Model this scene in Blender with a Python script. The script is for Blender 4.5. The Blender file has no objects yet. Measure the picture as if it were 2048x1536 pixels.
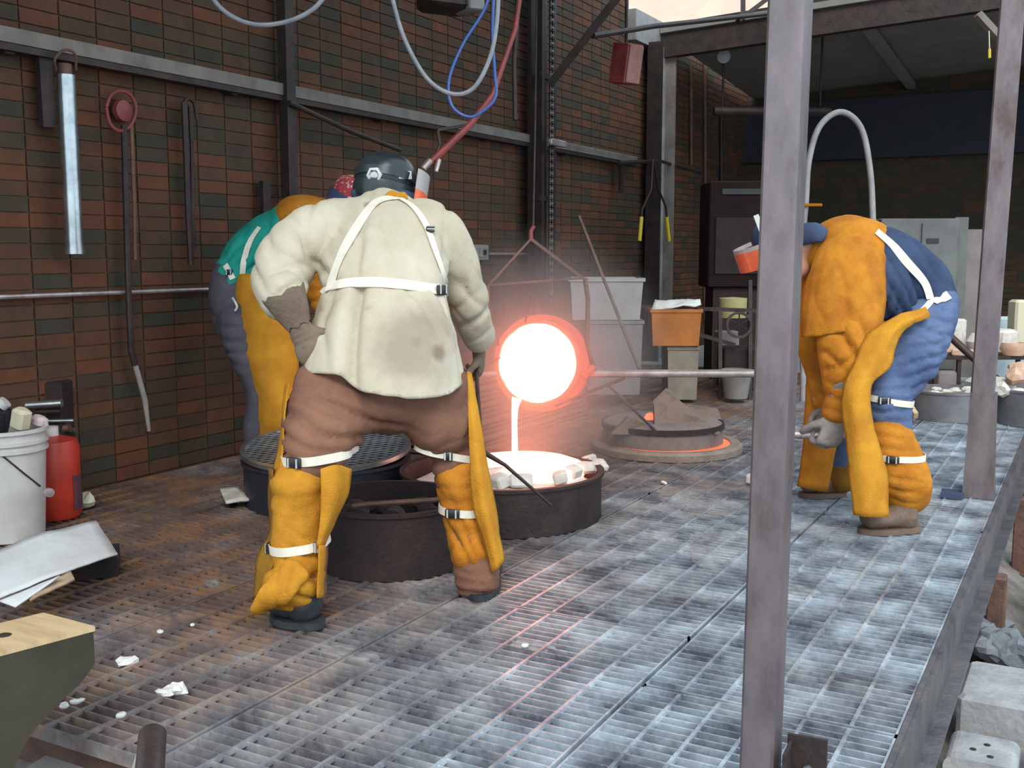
import bpy, bmesh, math, random
from mathutils import Vector, Matrix, noise
from mathutils.bvhtree import BVHTree
random.seed(7)
sc = bpy.context.scene
COL = sc.collection
V = Vector
# ------------------------------------------------------------------ camera, sky, sun, exposure
F_PX, CAM_H, HOR = 2150.0, 1.15, 505.0
PITCH = math.atan((768-HOR)/F_PX)
YAW = math.atan((2200-1024)/math.hypot(F_PX, 768-HOR))
cam_d = bpy.data.cameras.new('camera'); cam = bpy.data.objects.new('camera', cam_d); COL.objects.link(cam)
cam_d.sensor_width = 36.0; cam_d.lens = F_PX/2048*36.0; cam_d.clip_end = 200
cam.location = (0, 0, CAM_H); cam.rotation_euler = (math.pi/2-PITCH, 0, YAW)
sc.camera = cam
sc.view_settings.view_transform = 'Standard'; sc.view_settings.look = 'None'
sc.view_settings.gamma = 1.0; sc.view_settings.use_curve_mapping = False
sc.view_settings.exposure = 0.0
w = bpy.data.worlds.new('world'); sc.world = w; w.use_nodes = True
bg = w.node_tree.nodes['Background']
bg.inputs[0].default_value = (0.74, 0.90, 1.0, 1); bg.inputs[1].default_value = 1.8
sun_d = bpy.data.lights.new('sun', 'SUN'); sun_d.energy = 2.3; sun_d.angle = 0.6; sun_d.color = (1, .92, .82)
sun = bpy.data.objects.new('sun', sun_d); COL.objects.link(sun); sun.rotation_euler = (math.radians(48), 0, math.radians(28))

# ------------------------------------------------------------------ placing helpers
FW = V((-math.sin(YAW)*math.cos(PITCH), math.cos(YAW)*math.cos(PITCH), -math.sin(PITCH)))
RT = V((math.cos(YAW), math.sin(YAW), 0)); UP = RT.cross(FW)
FH = V((-math.sin(YAW), math.cos(YAW), 0)); ZU = V((0, 0, 1)); C0 = V((0, 0, CAM_H))
def ray(u, v): return FW + (u-1024)/F_PX*RT - (v-768)/F_PX*UP
def P(u, v, d): return C0 + ray(u, v)*d                      # point at forward distance d
def G(u, v, z=0.0): r = ray(u, v); return C0 + r*((z-CAM_H)/r.z)   # on a level plane
def X(u, v, x): r = ray(u, v); return C0 + r*(x/r.x)         # on the plane x
def Yp(u, v, y): r = ray(u, v); return C0 + r*(y/r.y)        # on the plane y
def PP(l): return [P(*a) for a in l]
def pix(p):
    q = p-C0; d = q.dot(FW); return (1024+F_PX*q.dot(RT)/d, 768-F_PX*q.dot(UP)/d, d)

# ------------------------------------------------------------------ materials
def mat(name, c1, c2=None, rough=.8, metal=0, scale=6, bump=0.0, bscale=60, contrast=(.35, .65), c3=None, spec=.5, stretch=None):
    m = bpy.data.materials.new(name); m.use_nodes = True; nt = m.node_tree; N = nt.nodes; L = nt.links
    b = N['Principled BSDF']; b.inputs['Roughness'].default_value = rough; b.inputs['Metallic'].default_value = metal
    b.inputs['Specular IOR Level'].default_value = spec
    b.inputs['Base Color'].default_value = (*c1, 1)
    tc = N.new('ShaderNodeNewGeometry'); src = tc.outputs['Position']
    if stretch:
        mp = N.new('ShaderNodeMapping'); mp.inputs['Scale'].default_value = stretch; L.new(src, mp.inputs[0]); src = mp.outputs[0]
    if c2:
        n = N.new('ShaderNodeTexNoise'); n.inputs['Scale'].default_value = scale; n.inputs['Detail'].default_value = 6; n.inputs['Roughness'].default_value = .65
        L.new(src, n.inputs['Vector'])
        r = N.new('ShaderNodeValToRGB'); r.color_ramp.elements[0].position = contrast[0]; r.color_ramp.elements[1].position = contrast[1]
        r.color_ramp.elements[0].color = (*c1, 1); r.color_ramp.elements[1].color = (*c2, 1)
        if c3: e = r.color_ramp.elements.new((contrast[0]+contrast[1])/2); e.color = (*c3, 1)
        L.new(n.outputs['Fac'], r.inputs[0]); L.new(r.outputs[0], b.inputs['Base Color'])
    if bump:
        n2 = N.new('ShaderNodeTexNoise'); n2.inputs['Scale'].default_value = bscale; n2.inputs['Detail'].default_value = 5
        L.new(src, n2.inputs['Vector'])
        bp = N.new('ShaderNodeBump'); bp.inputs['Strength'].default_value = bump; bp.inputs['Distance'].default_value = .01
        L.new(n2.outputs['Fac'], bp.inputs['Height']); L.new(bp.outputs[0], b.inputs['Normal'])
    return m
def glow(name, c, s):
    m = bpy.data.materials.new(name); m.use_nodes = True; b = m.node_tree.nodes['Principled BSDF']
    b.inputs['Base Color'].default_value = (.1, .05, .03, 1); b.inputs['Emission Color'].default_value = (*c, 1); b.inputs['Emission Strength'].default_value = s
    return m
M = {}
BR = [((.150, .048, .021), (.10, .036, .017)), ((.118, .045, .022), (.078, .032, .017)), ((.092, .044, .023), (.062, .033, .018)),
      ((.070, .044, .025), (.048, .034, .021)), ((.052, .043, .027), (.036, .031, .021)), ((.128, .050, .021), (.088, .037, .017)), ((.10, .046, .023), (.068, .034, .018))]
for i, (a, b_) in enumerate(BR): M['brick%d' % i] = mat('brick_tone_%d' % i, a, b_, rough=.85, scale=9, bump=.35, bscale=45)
M['mortar'] = mat('mortar', (.19, .135, .085), (.11, .08, .05), rough=.95, scale=3, bump=.4)
M['concrete'] = mat('concrete', (.40, .40, .40), (.24, .25, .27), rough=.9, scale=7, bump=.5, bscale=40)
M['dirt'] = mat('dirt', (.10, .085, .075), (.26, .24, .22), rough=.95, scale=5, bump=.8, bscale=25)
M['soot'] = mat('soot', (.018, .009, .010), (.034, .018, .017), rough=.8, scale=8, bump=.5)
M['darksteel'] = mat('dark_steel', (.035, .027, .027), (.07, .045, .04), rough=.55, metal=.5, scale=9, bump=.25)
M['rust'] = mat('rusty_steel', (.20, .105, .075), (.10, .06, .05), rough=.65, metal=.35, scale=8, bump=.3)
M['post'] = mat('weathered_post_steel', (.125, .085, .08), (.25, .205, .21), rough=.42, metal=.5, scale=8, bump=.05, bscale=120, c3=(.19, .155, .165), stretch=(1, 1, .4))
M['galv'] = mat('galvanised_steel', (.62, .66, .68), (.36, .40, .42), rough=.28, metal=.9, scale=9, bump=.05)
M['greypaint'] = mat('grey_paint', (.33, .33, .33), (.22, .21, .21), rough=.6, scale=5)
M['lightpaint'] = mat('pale_paint', (.22, .19, .165), (.13, .11, .095), rough=.6, scale=6)
M['silver'] = mat('bare_pipe', (.55, .50, .50), (.34, .27, .26), rough=.4, metal=.6, scale=12)
M['redpaint'] = mat('red_paint', (.30, .05, .045), (.17, .035, .035), rough=.5, scale=8)
M['redcan'] = mat('red_plastic', (.55, .045, .02), (.38, .03, .02), rough=.4, scale=6)
M['bluehose'] = mat('blue_hose', (.05, .13, .42), rough=.4)
M['greyhose'] = mat('grey_hose', (.30, .32, .36), (.20, .21, .24), rough=.45, scale=15)
M['bucket'] = mat('white_bucket_plastic', (.66, .64, .63), (.50, .47, .45), rough=.4, scale=4)
M['card'] = mat('white_cardboard', (.66, .68, .70), (.55, .55, .55), rough=.8, scale=6, bump=.1)
M['cardb'] = mat('brown_cardboard', (.32, .22, .14), (.45, .33, .22), rough=.9, scale=12)
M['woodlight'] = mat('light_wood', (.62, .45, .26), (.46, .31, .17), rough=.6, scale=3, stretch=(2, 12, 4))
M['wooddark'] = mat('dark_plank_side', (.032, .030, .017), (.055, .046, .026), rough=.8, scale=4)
M['woodgrey'] = mat('grey_wood', (.36, .33, .31), (.24, .21, .20), rough=.8, scale=5, bump=.2)
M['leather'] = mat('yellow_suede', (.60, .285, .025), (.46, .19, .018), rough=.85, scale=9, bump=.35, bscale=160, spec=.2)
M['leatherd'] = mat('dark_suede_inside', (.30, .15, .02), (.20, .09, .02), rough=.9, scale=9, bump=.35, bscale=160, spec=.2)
M['leathero'] = mat('orange_suede', (.58, .235, .022), (.40, .14, .015), rough=.85, scale=8, bump=.35, bscale=160, spec=.2)
M['canvas'] = mat('beige_canvas', (.61, .55, .44), (.50, .44, .33), rough=.85, scale=3.5, bump=.25, bscale=220, spec=.2)
M['strap'] = mat('cream_webbing', (.82, .78, .68), (.72, .67, .56), rough=.8, scale=20)
M['buckle'] = mat('black_plastic', (.02, .02, .025), rough=.35)
M['brown'] = mat('brown_trousers', (.26, .13, .085), (.17, .08, .055), rough=.85, scale=5, bump=.25, bscale=200, spec=.2)
M['teal'] = mat('teal_cotton', (.02, .34, .27), (.015, .26, .21), rough=.85, scale=6, bump=.2, bscale=200, spec=.2)
M['darkdenim'] = mat('dark_denim', (.06, .055, .075), (.10, .09, .115), rough=.9, scale=8, bump=.2)
M['denim'] = mat('faded_denim', (.065, .10, .205), (.13, .18, .32), rough=.85, scale=5, bump=.25, bscale=180, spec=.2)
M['shirt'] = mat('navy_shirt', (.028, .045, .095), (.045, .07, .14), rough=.85, scale=8, bump=.2, spec=.2)
M['navy'] = mat('navy_cap', (.03, .05, .11), (.045, .07, .14), rough=.8, scale=8)
M['glove'] = mat('grey_suede_glove', (.30, .27, .25), (.20, .17, .16), rough=.9, scale=14, bump=.4)
M['glovet'] = mat('tan_glove', (.24, .18, .13), (.16, .11, .085), rough=.9, scale=10, bump=.4)
M['skin'] = mat('skin', (.50, .27, .19), (.44, .22, .15), rough=.6, scale=8)
M['boot'] = mat('black_boot', (.02, .024, .03), (.04, .045, .05), rough=.5, scale=9, bump=.2)
M['bootb'] = mat('brown_boot', (.19, .125, .09), (.12, .08, .06), rough=.7, scale=9, bump=.3)
M['helmet'] = mat('black_headgear', (.015, .02, .026), (.03, .045, .05), rough=.3, scale=6)
M['reflect'] = mat('reflective_silver', (.62, .63, .60), rough=.35, metal=.3)
M['visor'] = mat('orange_visor', (.85, .17, .07), (.70, .13, .06), rough=.25, scale=6)
M['visorg'] = mat('grey_visor', (.40, .38, .37), rough=.3)
M['redcap'] = mat('red_patterned_cap', (.35, .03, .04), (.6, .5, .55), rough=.8, scale=55, contrast=(.55, .6))
M['white'] = mat('white_scrap', (.75, .74, .72), (.6, .58, .55), rough=.8, scale=12)
M['ivory'] = mat('ivory_plastic', (.62, .58, .42), rough=.5)
M['shadedivory'] = mat('shaded_ivory', (.30, .25, .19), (.20, .165, .13), rough=.7, scale=6)  # ivory darkened to stand in for the shade at the back
M['shadedpail'] = mat('shaded_pail', (.26, .24, .23), (.18, .16, .15), rough=.6, scale=6)  # white pail plastic with the background shade put into its colour
M['yellow'] = mat('yellow_grip', (.75, .55, .03), rough=.4)
M['tub'] = mat('cloudy_tub', (.44, .42, .41), (.33, .30, .29), rough=.5, scale=4)
M['greybox'] = mat('grey_box', (.24, .21, .20), (.17, .15, .145), rough=.6, scale=4)
M['orangeb'] = mat('orange_bucket', (.50, .17, .03), (.30, .09, .02), rough=.5, scale=5)
M['clay'] = mat('fired_clay', (.52, .30, .21), (.66, .45, .34), rough=.85, scale=9, bump=.3)
M['plaster'] = mat('plaster', (.70, .68, .64), (.52, .47, .42), rough=.9, scale=14, bump=.5)
M['refract'] = mat('sooty_refractory', (.16, .12, .11), (.25, .19, .17), rough=.85, scale=6, bump=.6, bscale=25)
M['cone'] = mat('scaly_grey_plate', (.17, .135, .135), (.11, .08, .08), rough=.8, scale=9, bump=.6, c3=(.21, .13, .09))
M['slate'] = mat('slate', (.13, .15, .17), (.20, .22, .25), rough=.8, scale=9, bump=.5)
M['yellowtop'] = mat('pale_yellow_lid', (.5, .45, .2), rough=.5)
M['cabinet'] = mat('grey_cabinet', (.15, .16, .155), (.105, .11, .11), rough=.5, scale=4)
M['pile'] = mat('oily_plate', (.11, .065, .05), (.19, .11, .085), rough=.6, scale=7, bump=.4)
M['roof'] = mat('dark_roof_sheet', (.17, .165, .15), (.22, .21, .19), rough=.75, scale=3)
M['melt'] = glow('molten_bronze', (1.0, .27, .15), 14)
M['hot'] = glow('red_hot_lining', (1.0, .26, .15), 8)
M['stream'] = glow('pouring_metal', (1.0, .36, .22), 10)
M['ember'] = glow('glowing_gap', (1.0, .10, .04), 2.2)
M['hotcore'] = glow('hot_investment', (1.0, .36, .26), 3.6)
# warm red-hot rim metal
def rimmat():
    m = mat('glowing_rim', (.35, .08, .05), (.22, .06, .05), rough=.6, scale=10); b = m.node_tree.nodes['Principled BSDF']
    b.inputs['Emission Color'].default_value = (1, .12, .05, 1); b.inputs['Emission Strength'].default_value = .45; return m
M['rim'] = rimmat()
# grating steel: galvanised to the right, rusted and crusted to the left (bluish sheen painted into the right's colour)
def gratemat():
    m = bpy.data.materials.new('deck_steel'); m.use_nodes = True; nt = m.node_tree; N = nt.nodes; L = nt.links; b = N['Principled BSDF']
    g = N.new('ShaderNodeNewGeometry')
    n1 = N.new('ShaderNodeTexNoise'); n1.inputs['Scale'].default_value = 1.6; n1.inputs['Detail'].default_value = 5; L.new(g.outputs['Position'], n1.inputs['Vector'])
    n2 = N.new('ShaderNodeTexNoise'); n2.inputs['Scale'].default_value = 5; n2.inputs['Detail'].default_value = 7; n2.inputs['Roughness'].default_value = .7; L.new(g.outputs['Position'], n2.inputs['Vector'])
    sx = N.new('ShaderNodeSeparateXYZ'); L.new(g.outputs['Position'], sx.inputs[0])
    mr = N.new('ShaderNodeMapRange'); mr.inputs['From Min'].default_value = -2.5; mr.inputs['From Max'].default_value = -1.0; L.new(sx.outputs[0], mr.inputs['Value'])
    ad = N.new('ShaderNodeMath'); ad.operation = 'MULTIPLY_ADD'; ad.inputs[1].default_value = 1.5; L.new(n1.outputs['Fac'], ad.inputs[0]); 
    sb = N.new('ShaderNodeMath'); sb.operation = 'SUBTRACT'; sb.inputs[1].default_value = .75; L.new(mr.outputs[0], sb.inputs[0]); L.new(sb.outputs[0], ad.inputs[2]); ad.use_clamp = True
    r1 = N.new('ShaderNodeValToRGB'); e = r1.color_ramp.elements; e[0].position = .3; e[0].color = (.12, .08, .072, 1); e[1].position = .74; e[1].color = (.42, .38, .36, 1)
    a = e.new(.5); a.color = (.21, .145, .125, 1); a = e.new(.57); a.color = (.34, .17, .08, 1); a = e.new(.62); a.color = (.25, .19, .17, 1); L.new(n2.outputs['Fac'], r1.inputs[0])
    r2 = N.new('ShaderNodeValToRGB'); e = r2.color_ramp.elements; e[0].position = .36; e[0].color = (.19, .21, .27, 1); e[1].position = .64; e[1].color = (.78, .88, .97, 1); L.new(n2.outputs['Fac'], r2.inputs[0])
    mx = N.new('ShaderNodeMix'); mx.data_type = 'RGBA'; L.new(ad.outputs[0], mx.inputs[0]); L.new(r1.outputs[0], mx.inputs[6]); L.new(r2.outputs[0], mx.inputs[7]); L.new(mx.outputs[2], b.inputs['Base Color'])
    mm = N.new('ShaderNodeMapRange'); mm.inputs['To Min'].default_value = .2; mm.inputs['To Max'].default_value = .6; L.new(ad.outputs[0], mm.inputs['Value']); L.new(mm.outputs[0], b.inputs['Metallic'])
    b.inputs['Roughness'].default_value = .38
    bp = N.new('ShaderNodeBump'); bp.inputs['Strength'].default_value = .3; bp.inputs['Distance'].default_value = .006; L.new(n2.outputs['Fac'], bp.inputs['Height']); L.new(bp.outputs[0], b.inputs['Normal'])
    return m
M['deck'] = gratemat()

# ------------------------------------------------------------------ mesh builder
def frame_at(t, hint):
    t = t.normalized(); a = hint - t*hint.dot(t)
    if a.length < 1e-4: a = V((1, 0, 0)) - t*t.x
    a.normalize(); return a, t.cross(a)
def catmull(pts, n):
    if len(pts) < 3:
        return [pts[0].lerp(pts[-1], i/n) for i in range(n+1)]
    q = [pts[0]*2-pts[1]]+list(pts)+[pts[-1]*2-pts[-2]]; out = []
    for i in range(1, len(q)-2):
        for k in range(n):
            t = k/n; a, b, c, d = q[i-1], q[i], q[i+1], q[i+2]
            out.append(0.5*((2*b)+(c-a)*t+(2*a-5*b+4*c-d)*t*t+(3*b-a-3*c+d)*t*t*t))
    out.append(pts[-1].copy()); return out
class MB:
    def __init__(s): s.v = []; s.f = []; s.m = []
    def add(s, vs, fs, mi=0):
        o = len(s.v); s.v += [tuple(v) for v in vs]; s.f += [tuple(i+o for i in f) for f in fs]; s.m += [mi]*len(fs); return s
    def box(s, c, sz, R=None, mi=0, bev=0):
        c = V(c); h = V(sz)/2
        if bev:
            b = bev; vs = []; 
            for z, k in ((-h.z, b), (-h.z+b, 0), (h.z-b, 0), (h.z, b)):
                x, y = h.x-k, h.y-k
                vs += [V((-x+b, -y, z)), V((x-b, -y, z)), V((x, -y+b, z)), V((x, y-b, z)), V((x-b, y, z)), V((-x+b, y, z)), V((-x, y-b, z)), V((-x, -y+b, z))]
            fs = [tuple(range(7, -1, -1)), tuple(range(24, 32))]
            for r in range(3):
                for k in range(8): fs.append((r*8+k, r*8+(k+1) % 8, r*8+8+(k+1) % 8, r*8+8+k))
        else:
            vs = [V((x*h.x, y*h.y, z*h.z)) for z in (-1, 1) for y in (-1, 1) for x in (-1, 1)]
            fs = [(0, 2, 3, 1), (4, 5, 7, 6), (0, 1, 5, 4), (2, 6, 7, 3), (0, 4, 6, 2), (1, 3, 7, 5)]
        if R is not None: vs = [R @ v for v in vs]
        return s.add([c+v for v in vs], fs, mi)
    def beam(s, a, b, wx, wy, hint=ZU, mi=0, bev=0):
        a, b = V(a), V(b); t = (b-a); L_ = t.length; x, y = frame_at(t, hint); R = Matrix((x, y, t.normalized())).transposed()
        return s.box((a+b)/2, (wx, wy, L_), R, mi, bev)
    def loft(s, rings, mi=0, caps=True):
        n = len(rings[0]); vs = [p for r in rings for p in r]; fs = []
        for i in range(len(rings)-1):
            for k in range(n): fs.append((i*n+k, i*n+(k+1) % n, (i+1)*n+(k+1) % n, (i+1)*n+k))
        if caps: fs.append(tuple(range(n-1, -1, -1))); fs.append(tuple((len(rings)-1)*n+k for k in range(n)))
        return s.add(vs, fs, mi)
    def tube(s, pts, r, n=10, mi=0, sm=0, caps=True, hint=ZU):
        pts = [V(p) for p in pts]; rr = r if isinstance(r, (list, tuple)) else [r]*len(pts)
        if sm:
            q = catmull(pts, sm); m_ = len(pts)-1
            if len(pts) < 3: rr = [rr[0]+(rr[-1]-rr[0])*i/sm for i in range(sm+1)]
            else: rr = [rr[min(i//sm, m_)]+(rr[min(i//sm+1, m_)]-rr[min(i//sm, m_)])*((i % sm)/sm) for i in range(len(q))]
            pts = q
        rings = []; a = None
        for i, p in enumerate(pts):
            t = pts[min(i+1, len(pts)-1)]-pts[max(i-1, 0)]
            if a is None: a, b = frame_at(t, hint if abs(t.normalized().dot(hint)) < .95 else V((1, .3, 0)))
            else:
                t.normalize(); a = (a-t*a.dot(t)).normalized(); b = t.cross(a)
            rings.append([p+a*math.cos(2*math.pi*k/n)*rr[i]+b*math.sin(2*math.pi*k/n)*rr[i] for k in range(n)])
        return s.loft(rings, mi, caps)
    def lathe(s, c, prof, n=32, axis=ZU, mi=0, a0=0, a1=2*math.pi, closed=False):
        c = V(c); x, y = frame_at(V(axis), V((.3, 1, .1))); ax = V(axis).normalized(); full = abs(a1-a0-2*math.pi) < 1e-5; m_ = n if full else n+1
        vs = [c+ax*z+(x*math.cos(a0+(a1-a0)*k/n)+y*math.sin(a0+(a1-a0)*k/n))*r for r, z in prof for k in range(m_)]; fs = []
        R_ = len(prof); 
        for i in range(R_ if closed else R_-1):
            j = (i+1) % R_
            for k in range(m_ if full else m_-1): fs.append((i*m_+k, i*m_+(k+1) % m_, j*m_+(k+1) % m_, j*m_+k))
        if not closed and full:
            if prof[0][0] > 1e-4: fs.append(tuple(range(m_-1, -1, -1)))
            if prof[-1][0] > 1e-4: fs.append(tuple((R_-1)*m_+k for k in range(m_)))
        return s.add(vs, fs, mi)
    def prism(s, poly, d, mi=0):
        n = len(poly); poly = [V(p) for p in poly]; d = V(d)
        return s.add(poly+[p+d for p in poly], [tuple(range(n-1, -1, -1)), tuple(range(n, 2*n))]+[(k, (k+1) % n, n+(k+1) % n, n+k) for k in range(n)], mi)
    def mesh(s, name, mats, smooth=False):
        me = bpy.data.meshes.new(name); me.from_pydata(s.v, [], s.f)
        for m_ in (mats if isinstance(mats, (list, tuple)) else [mats]): me.materials.append(M[m_] if isinstance(m_, str) else m_)
        if any(s.m): me.polygons.foreach_set('material_index', s.m)
        bm = bmesh.new(); bm.from_mesh(me); bmesh.ops.recalc_face_normals(bm, faces=bm.faces); bm.to_mesh(me); bm.free()
        if smooth:
            me.polygons.foreach_set('use_smooth', [True]*len(me.polygons))
            if smooth != 'all': me.set_sharp_from_angle(angle=math.radians(40))
        return me
    def build(s, name, mats, parent=None, smooth=True, label=None):
        o = bpy.data.objects.new(name, s.mesh(name, mats, smooth)); COL.objects.link(o)
        if parent is not None: par(o, parent)
        if label: o['label'] = label
        return o
def par(o, p):
    o.parent = p; o.matrix_parent_inverse = Matrix.Translation(-p.location) if p.type == 'EMPTY' and p.parent is None else Matrix.Identity(4)
def tag(o, label=None, cat=None, group=None, kind=None):
    if label: o['label'] = label
    if cat: o['category'] = cat
    if group: o['group'] = group
    if kind: o['kind'] = kind
    return o
def thing(name, loc, label, cat, group=None):
    o = bpy.data.objects.new(name, None); o.location = loc; o.empty_display_size = .1; COL.objects.link(o); return tag(o, label, cat, group)
def struct(name, mb, m, smooth=False): return tag(mb.build(name, m, None, smooth), kind='structure')
def one(name, mb, m, label, cat, group=None, smooth=True): return tag(mb.build(name, m, None, smooth), label, cat, group)

# ------------------------------------------------------------------ structure: brick walls
WX = -4.3
def bricks(wall, origin, du, dn, nu, nv, pu, pv, limit, wt=(5, 4, 5, 5, 3, 2, 5)):
    """stack-bond bricks on a wall; the ones that show largest are parts, the rest one joined part"""
    cells = []
    for i in range(nu):
        for j in range(nv):
            c = origin+du*((i+.5)*pu)+ZU*((j+.5)*pv); u, v, d = pix(c)
            if c.y > 10.4 and c.z > 3.42: continue
            t = random.choices(range(7), wt)[0]
            ins = d > .5 and -30 < u < 2078 and -30 < v < 1560
            cells.append((ins, d, c, t))
    cells.sort(key=lambda q: (not q[0], q[1]))
    L_, H_, D_ = pu-.008, pv-.0075, .008
    R = Matrix((du, dn, ZU)).transposed()
    base = {}
    for t in range(7): base[t] = MB().box((0, 0, 0), (L_, D_, H_), R, 0).mesh('brick', 'brick%d' % t)
    rest = MB()
    for n, (ins, d, c, t) in enumerate(cells):
        off = dn*(random.uniform(-.001, .002))
        if n < limit and ins:
            o = bpy.data.objects.new('brick', base[t]); COL.objects.link(o); o.parent = wall; o.location = c+off
        else: rest.box(c+off, (L_, D_, H_), R, t)
    if rest.v: o = rest.build('bricks', ['brick%d' % t for t in range(7)], wall, False); o['kind'] = 'stuff'; o.matrix_parent_inverse = Matrix.Identity(4)
wl = struct('wall_left', MB().box((WX-.11, 5.8, 2.0), (.2, 9.2, 5.6)).box((WX-.11, 12.8, 1.33), (.2, 4.8, 4.26)), 'mortar')
bricks(wl, V((WX, 1.6, -.42)), V((0, 1, 0)), V((1, 0, 0)), 61, 72, .213, .070, 290)
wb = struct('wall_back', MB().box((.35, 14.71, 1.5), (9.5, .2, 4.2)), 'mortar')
bricks(wb, V((-4.3, 14.6, -.05)), V((1, 0, 0)), V((0, -1, 0)), 38, 52, .213, .070, 60, (0, 0, 1, 5, 7, 0, 1))  # mostly the dark brick tones, standing in for shade on this wall
# unseen roof over the near bay, shaped to keep the wall dark; shed roof behind
struct('ceiling', MB().box((-2.9, 3.2, 4.7), (3.4, 11.2, .12)), 'roof')
shed = tag(MB().prism([V((-4.2, 11.0, 3.44)), V((5, 11.0, 3.90)), V((5, 14.7, 3.72)), V((-4.2, 14.7, 3.18))], (0, 0, .06)).build('ceiling_shed', 'roof', None, False), kind='structure')
struct('trim_1', MB().beam((-4.3, 11.1, 3.36), (5, 11.1, 3.84), .34, .12, ZU), 'darksteel')
struct('trim_2', MB().beam((WX+.04, 10.35, 3.42), (WX+.04, 11.3, 3.42), .30, .10, ZU), 'greypaint')
for i, xx in enumerate((-2.2, .6)): struct('trim_%d' % (i+3), MB().beam((xx, 11.1, 3.44), (xx, 14.6, 3.22), .10, .08, ZU), 'roof')

struct('wall_beyond', MB().box((-9.0, 21, 4.0), (9.0, .3, 9.0)), mat('sunlit_render', (.85, .56, .44), (.72, .46, .36), rough=.9, scale=2))
struct('light_blocker_wall', MB().box((3.2, 12.9, 1.5), (.2, 3.7, 3.6)), 'mortar')  # added out of view to cut the light on the back wall
struct('trim_9', MB().box((-.2, 14.5, 2.72), (8.2, .14, .75)), mat('navy_band', (.02, .022, .035), (.03, .03, .045), rough=.8))  # dark band along the top of the back wall
# ground under and around the deck
gm = MB(); nx, ny = 50, 70; vs = []
for j in range(ny+1):
    for i in range(nx+1):
        x = -9+i*26/nx; y = -12+j*40/ny; z = -.62+.05*noise.noise(V((x*2, y*2, 0)))
        if x < -.45: z = -.33+.03*noise.noise(V((x*3, y*3, 0)))
        vs.append(V((x, y, z)))
gm.add(vs, [(j*(nx+1)+i, j*(nx+1)+i+1, (j+1)*(nx+1)+i+1, (j+1)*(nx+1)+i) for j in range(ny) for i in range(nx)])
o = struct('ground', gm, 'dirt', 'all')
struct('floor_back', MB().box((0, 12.6, -.05), (8.8, 4.3, .1)), 'concrete')

# ------------------------------------------------------------------ deck of steel grating
floor = bpy.data.objects.new('floor', None); COL.objects.link(floor); tag(floor, kind='structure')
BX, BY = .114, .0385
panels = []
for (x0, x1, rows) in ((-4.26, -3.482, (1.655, 3.64, 4.78, 6.6, 8.4, 10.4)), (-3.47, -2.572, (1.655, 3.64, 4.78, 6.6, 8.4, 10.4)), (-2.56, -1.84, (1.655, 3.2, 4.78, 6.6, 8.4, 10.4)),
                       (-1.828, -1.02, (.6, 3.0, 4.9, 6.8, 8.6, 10.4)), (-1.008, -.36, (.6, 2.6, 4.75, 6.9, 8.7, 10.4))):
    for a, b_ in zip(rows[:-1], rows[1:]): panels.append((x0, x1, a, b_-.012))
allbars = []
for pi, (x0, x1, y0, y1) in enumerate(panels):
    pm = MB(); H_ = .036
    for yy in (y0+.003, y1-.003): pm.box(((x0+x1)/2, yy, -H_/2), (x1-x0, .006, H_))
    for xx in (x0+.003, x1-.003): pm.box((xx, (y0+y1)/2, -H_/2), (.006, y1-y0, H_))
    p = pm.build('grating_panel', 'deck', floor, False); panels[pi] = (p, x0, x1, y0, y1)
    p.matrix_parent_inverse = Matrix.Identity(4)
    # long twisted rods lying in the top of the bearing bars
    n = max(2, round((x1-x0)/BX))
    for k in range(1, n):
        xx = x0+(x1-x0)*k/n
        m_ = MB().box((xx, (y0+y1)/2, -.004), (.010, y1-y0-.012, .012)); r = m_.build('cross_rod', 'deck', p, False); r.matrix_parent_inverse = Matrix.Identity(4)
    nb = max(2, round((y1-y0)/BY))
    for k in range(1, nb):
        yy = y0+(y1-y0)*k/nb; c = V(((x0+x1)/2, yy, -.0185)); u, v, d = pix(c)
        vis = d > .5 and any(-20 < pix(V((q, yy, 0)))[0] < 2068 and pix(V((q, yy, 0)))[2] > .5 and pix(V((q, yy, 0)))[1] < 1560 for q in (x0, (x0+x1)/2, x1))
        allbars.append((not vis, d, pi, c, x1-x0-.012))
allbars.sort()
bm_cache = {}
restm = {}
for n, (nv_, d, pi, c, L_) in enumerate(allbars):
    zj = random.uniform(-.0012, .0012)
    if n < 290 and not nv_:
        key = round(L_, 4)
        if key not in bm_cache: bm_cache[key] = MB().box((0, 0, 0), (L_, .0055, .035)).mesh('bearing_bar', 'deck')
        o = bpy.data.objects.new('bearing_bar', bm_cache[key]); COL.objects.link(o); o.parent = panels[pi][0]; o.location = c+ZU*zj
    else: restm.setdefault(pi, MB()).box(c+ZU*zj, (L_, .0055, .035))
for pi, m_ in restm.items():
    o = m_.build('bearing_bars', 'deck', panels[pi][0], False); o['kind'] = 'stuff'; o.matrix_parent_inverse = Matrix.Identity(4)
# patches where dross has filled the mesh
def crust(c, rx, ry, seed, z=-.006):
    ring = []; n = 26
    for k in range(n):
        a = 2*math.pi*k/n; q = 1+.5*noise.noise(V((math.cos(a)*1.4+seed, math.sin(a)*1.4, seed)))
        ring.append(V((c[0]+math.cos(a)*rx*q, c[1]+math.sin(a)*ry*q, z)))
    return ring
cr = MB()
for i, (u, v, rx, ry) in enumerate([(790, 1130, .3, .2), (1440, 1085, .16, .25), (1400, 1010, .25, .2), (1860, 1010, .12, .3), (700, 1300, .10, .05), (1060, 1285, .06, .04), (1560, 1180, .10, .12), (1290, 1065, .15, .12)]):
    c = G(u, v); r = crust(c, rx, ry, i*3.7); cr.prism(r, (0, 0, -.01))
o = cr.build('dross_crust', mat('dross', (.14, .115, .105), (.36, .36, .36), rough=.7, scale=6, bump=.8, bscale=30), floor, False); o['kind'] = 'stuff'; o.matrix_parent_inverse = Matrix.Identity(4)
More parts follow.
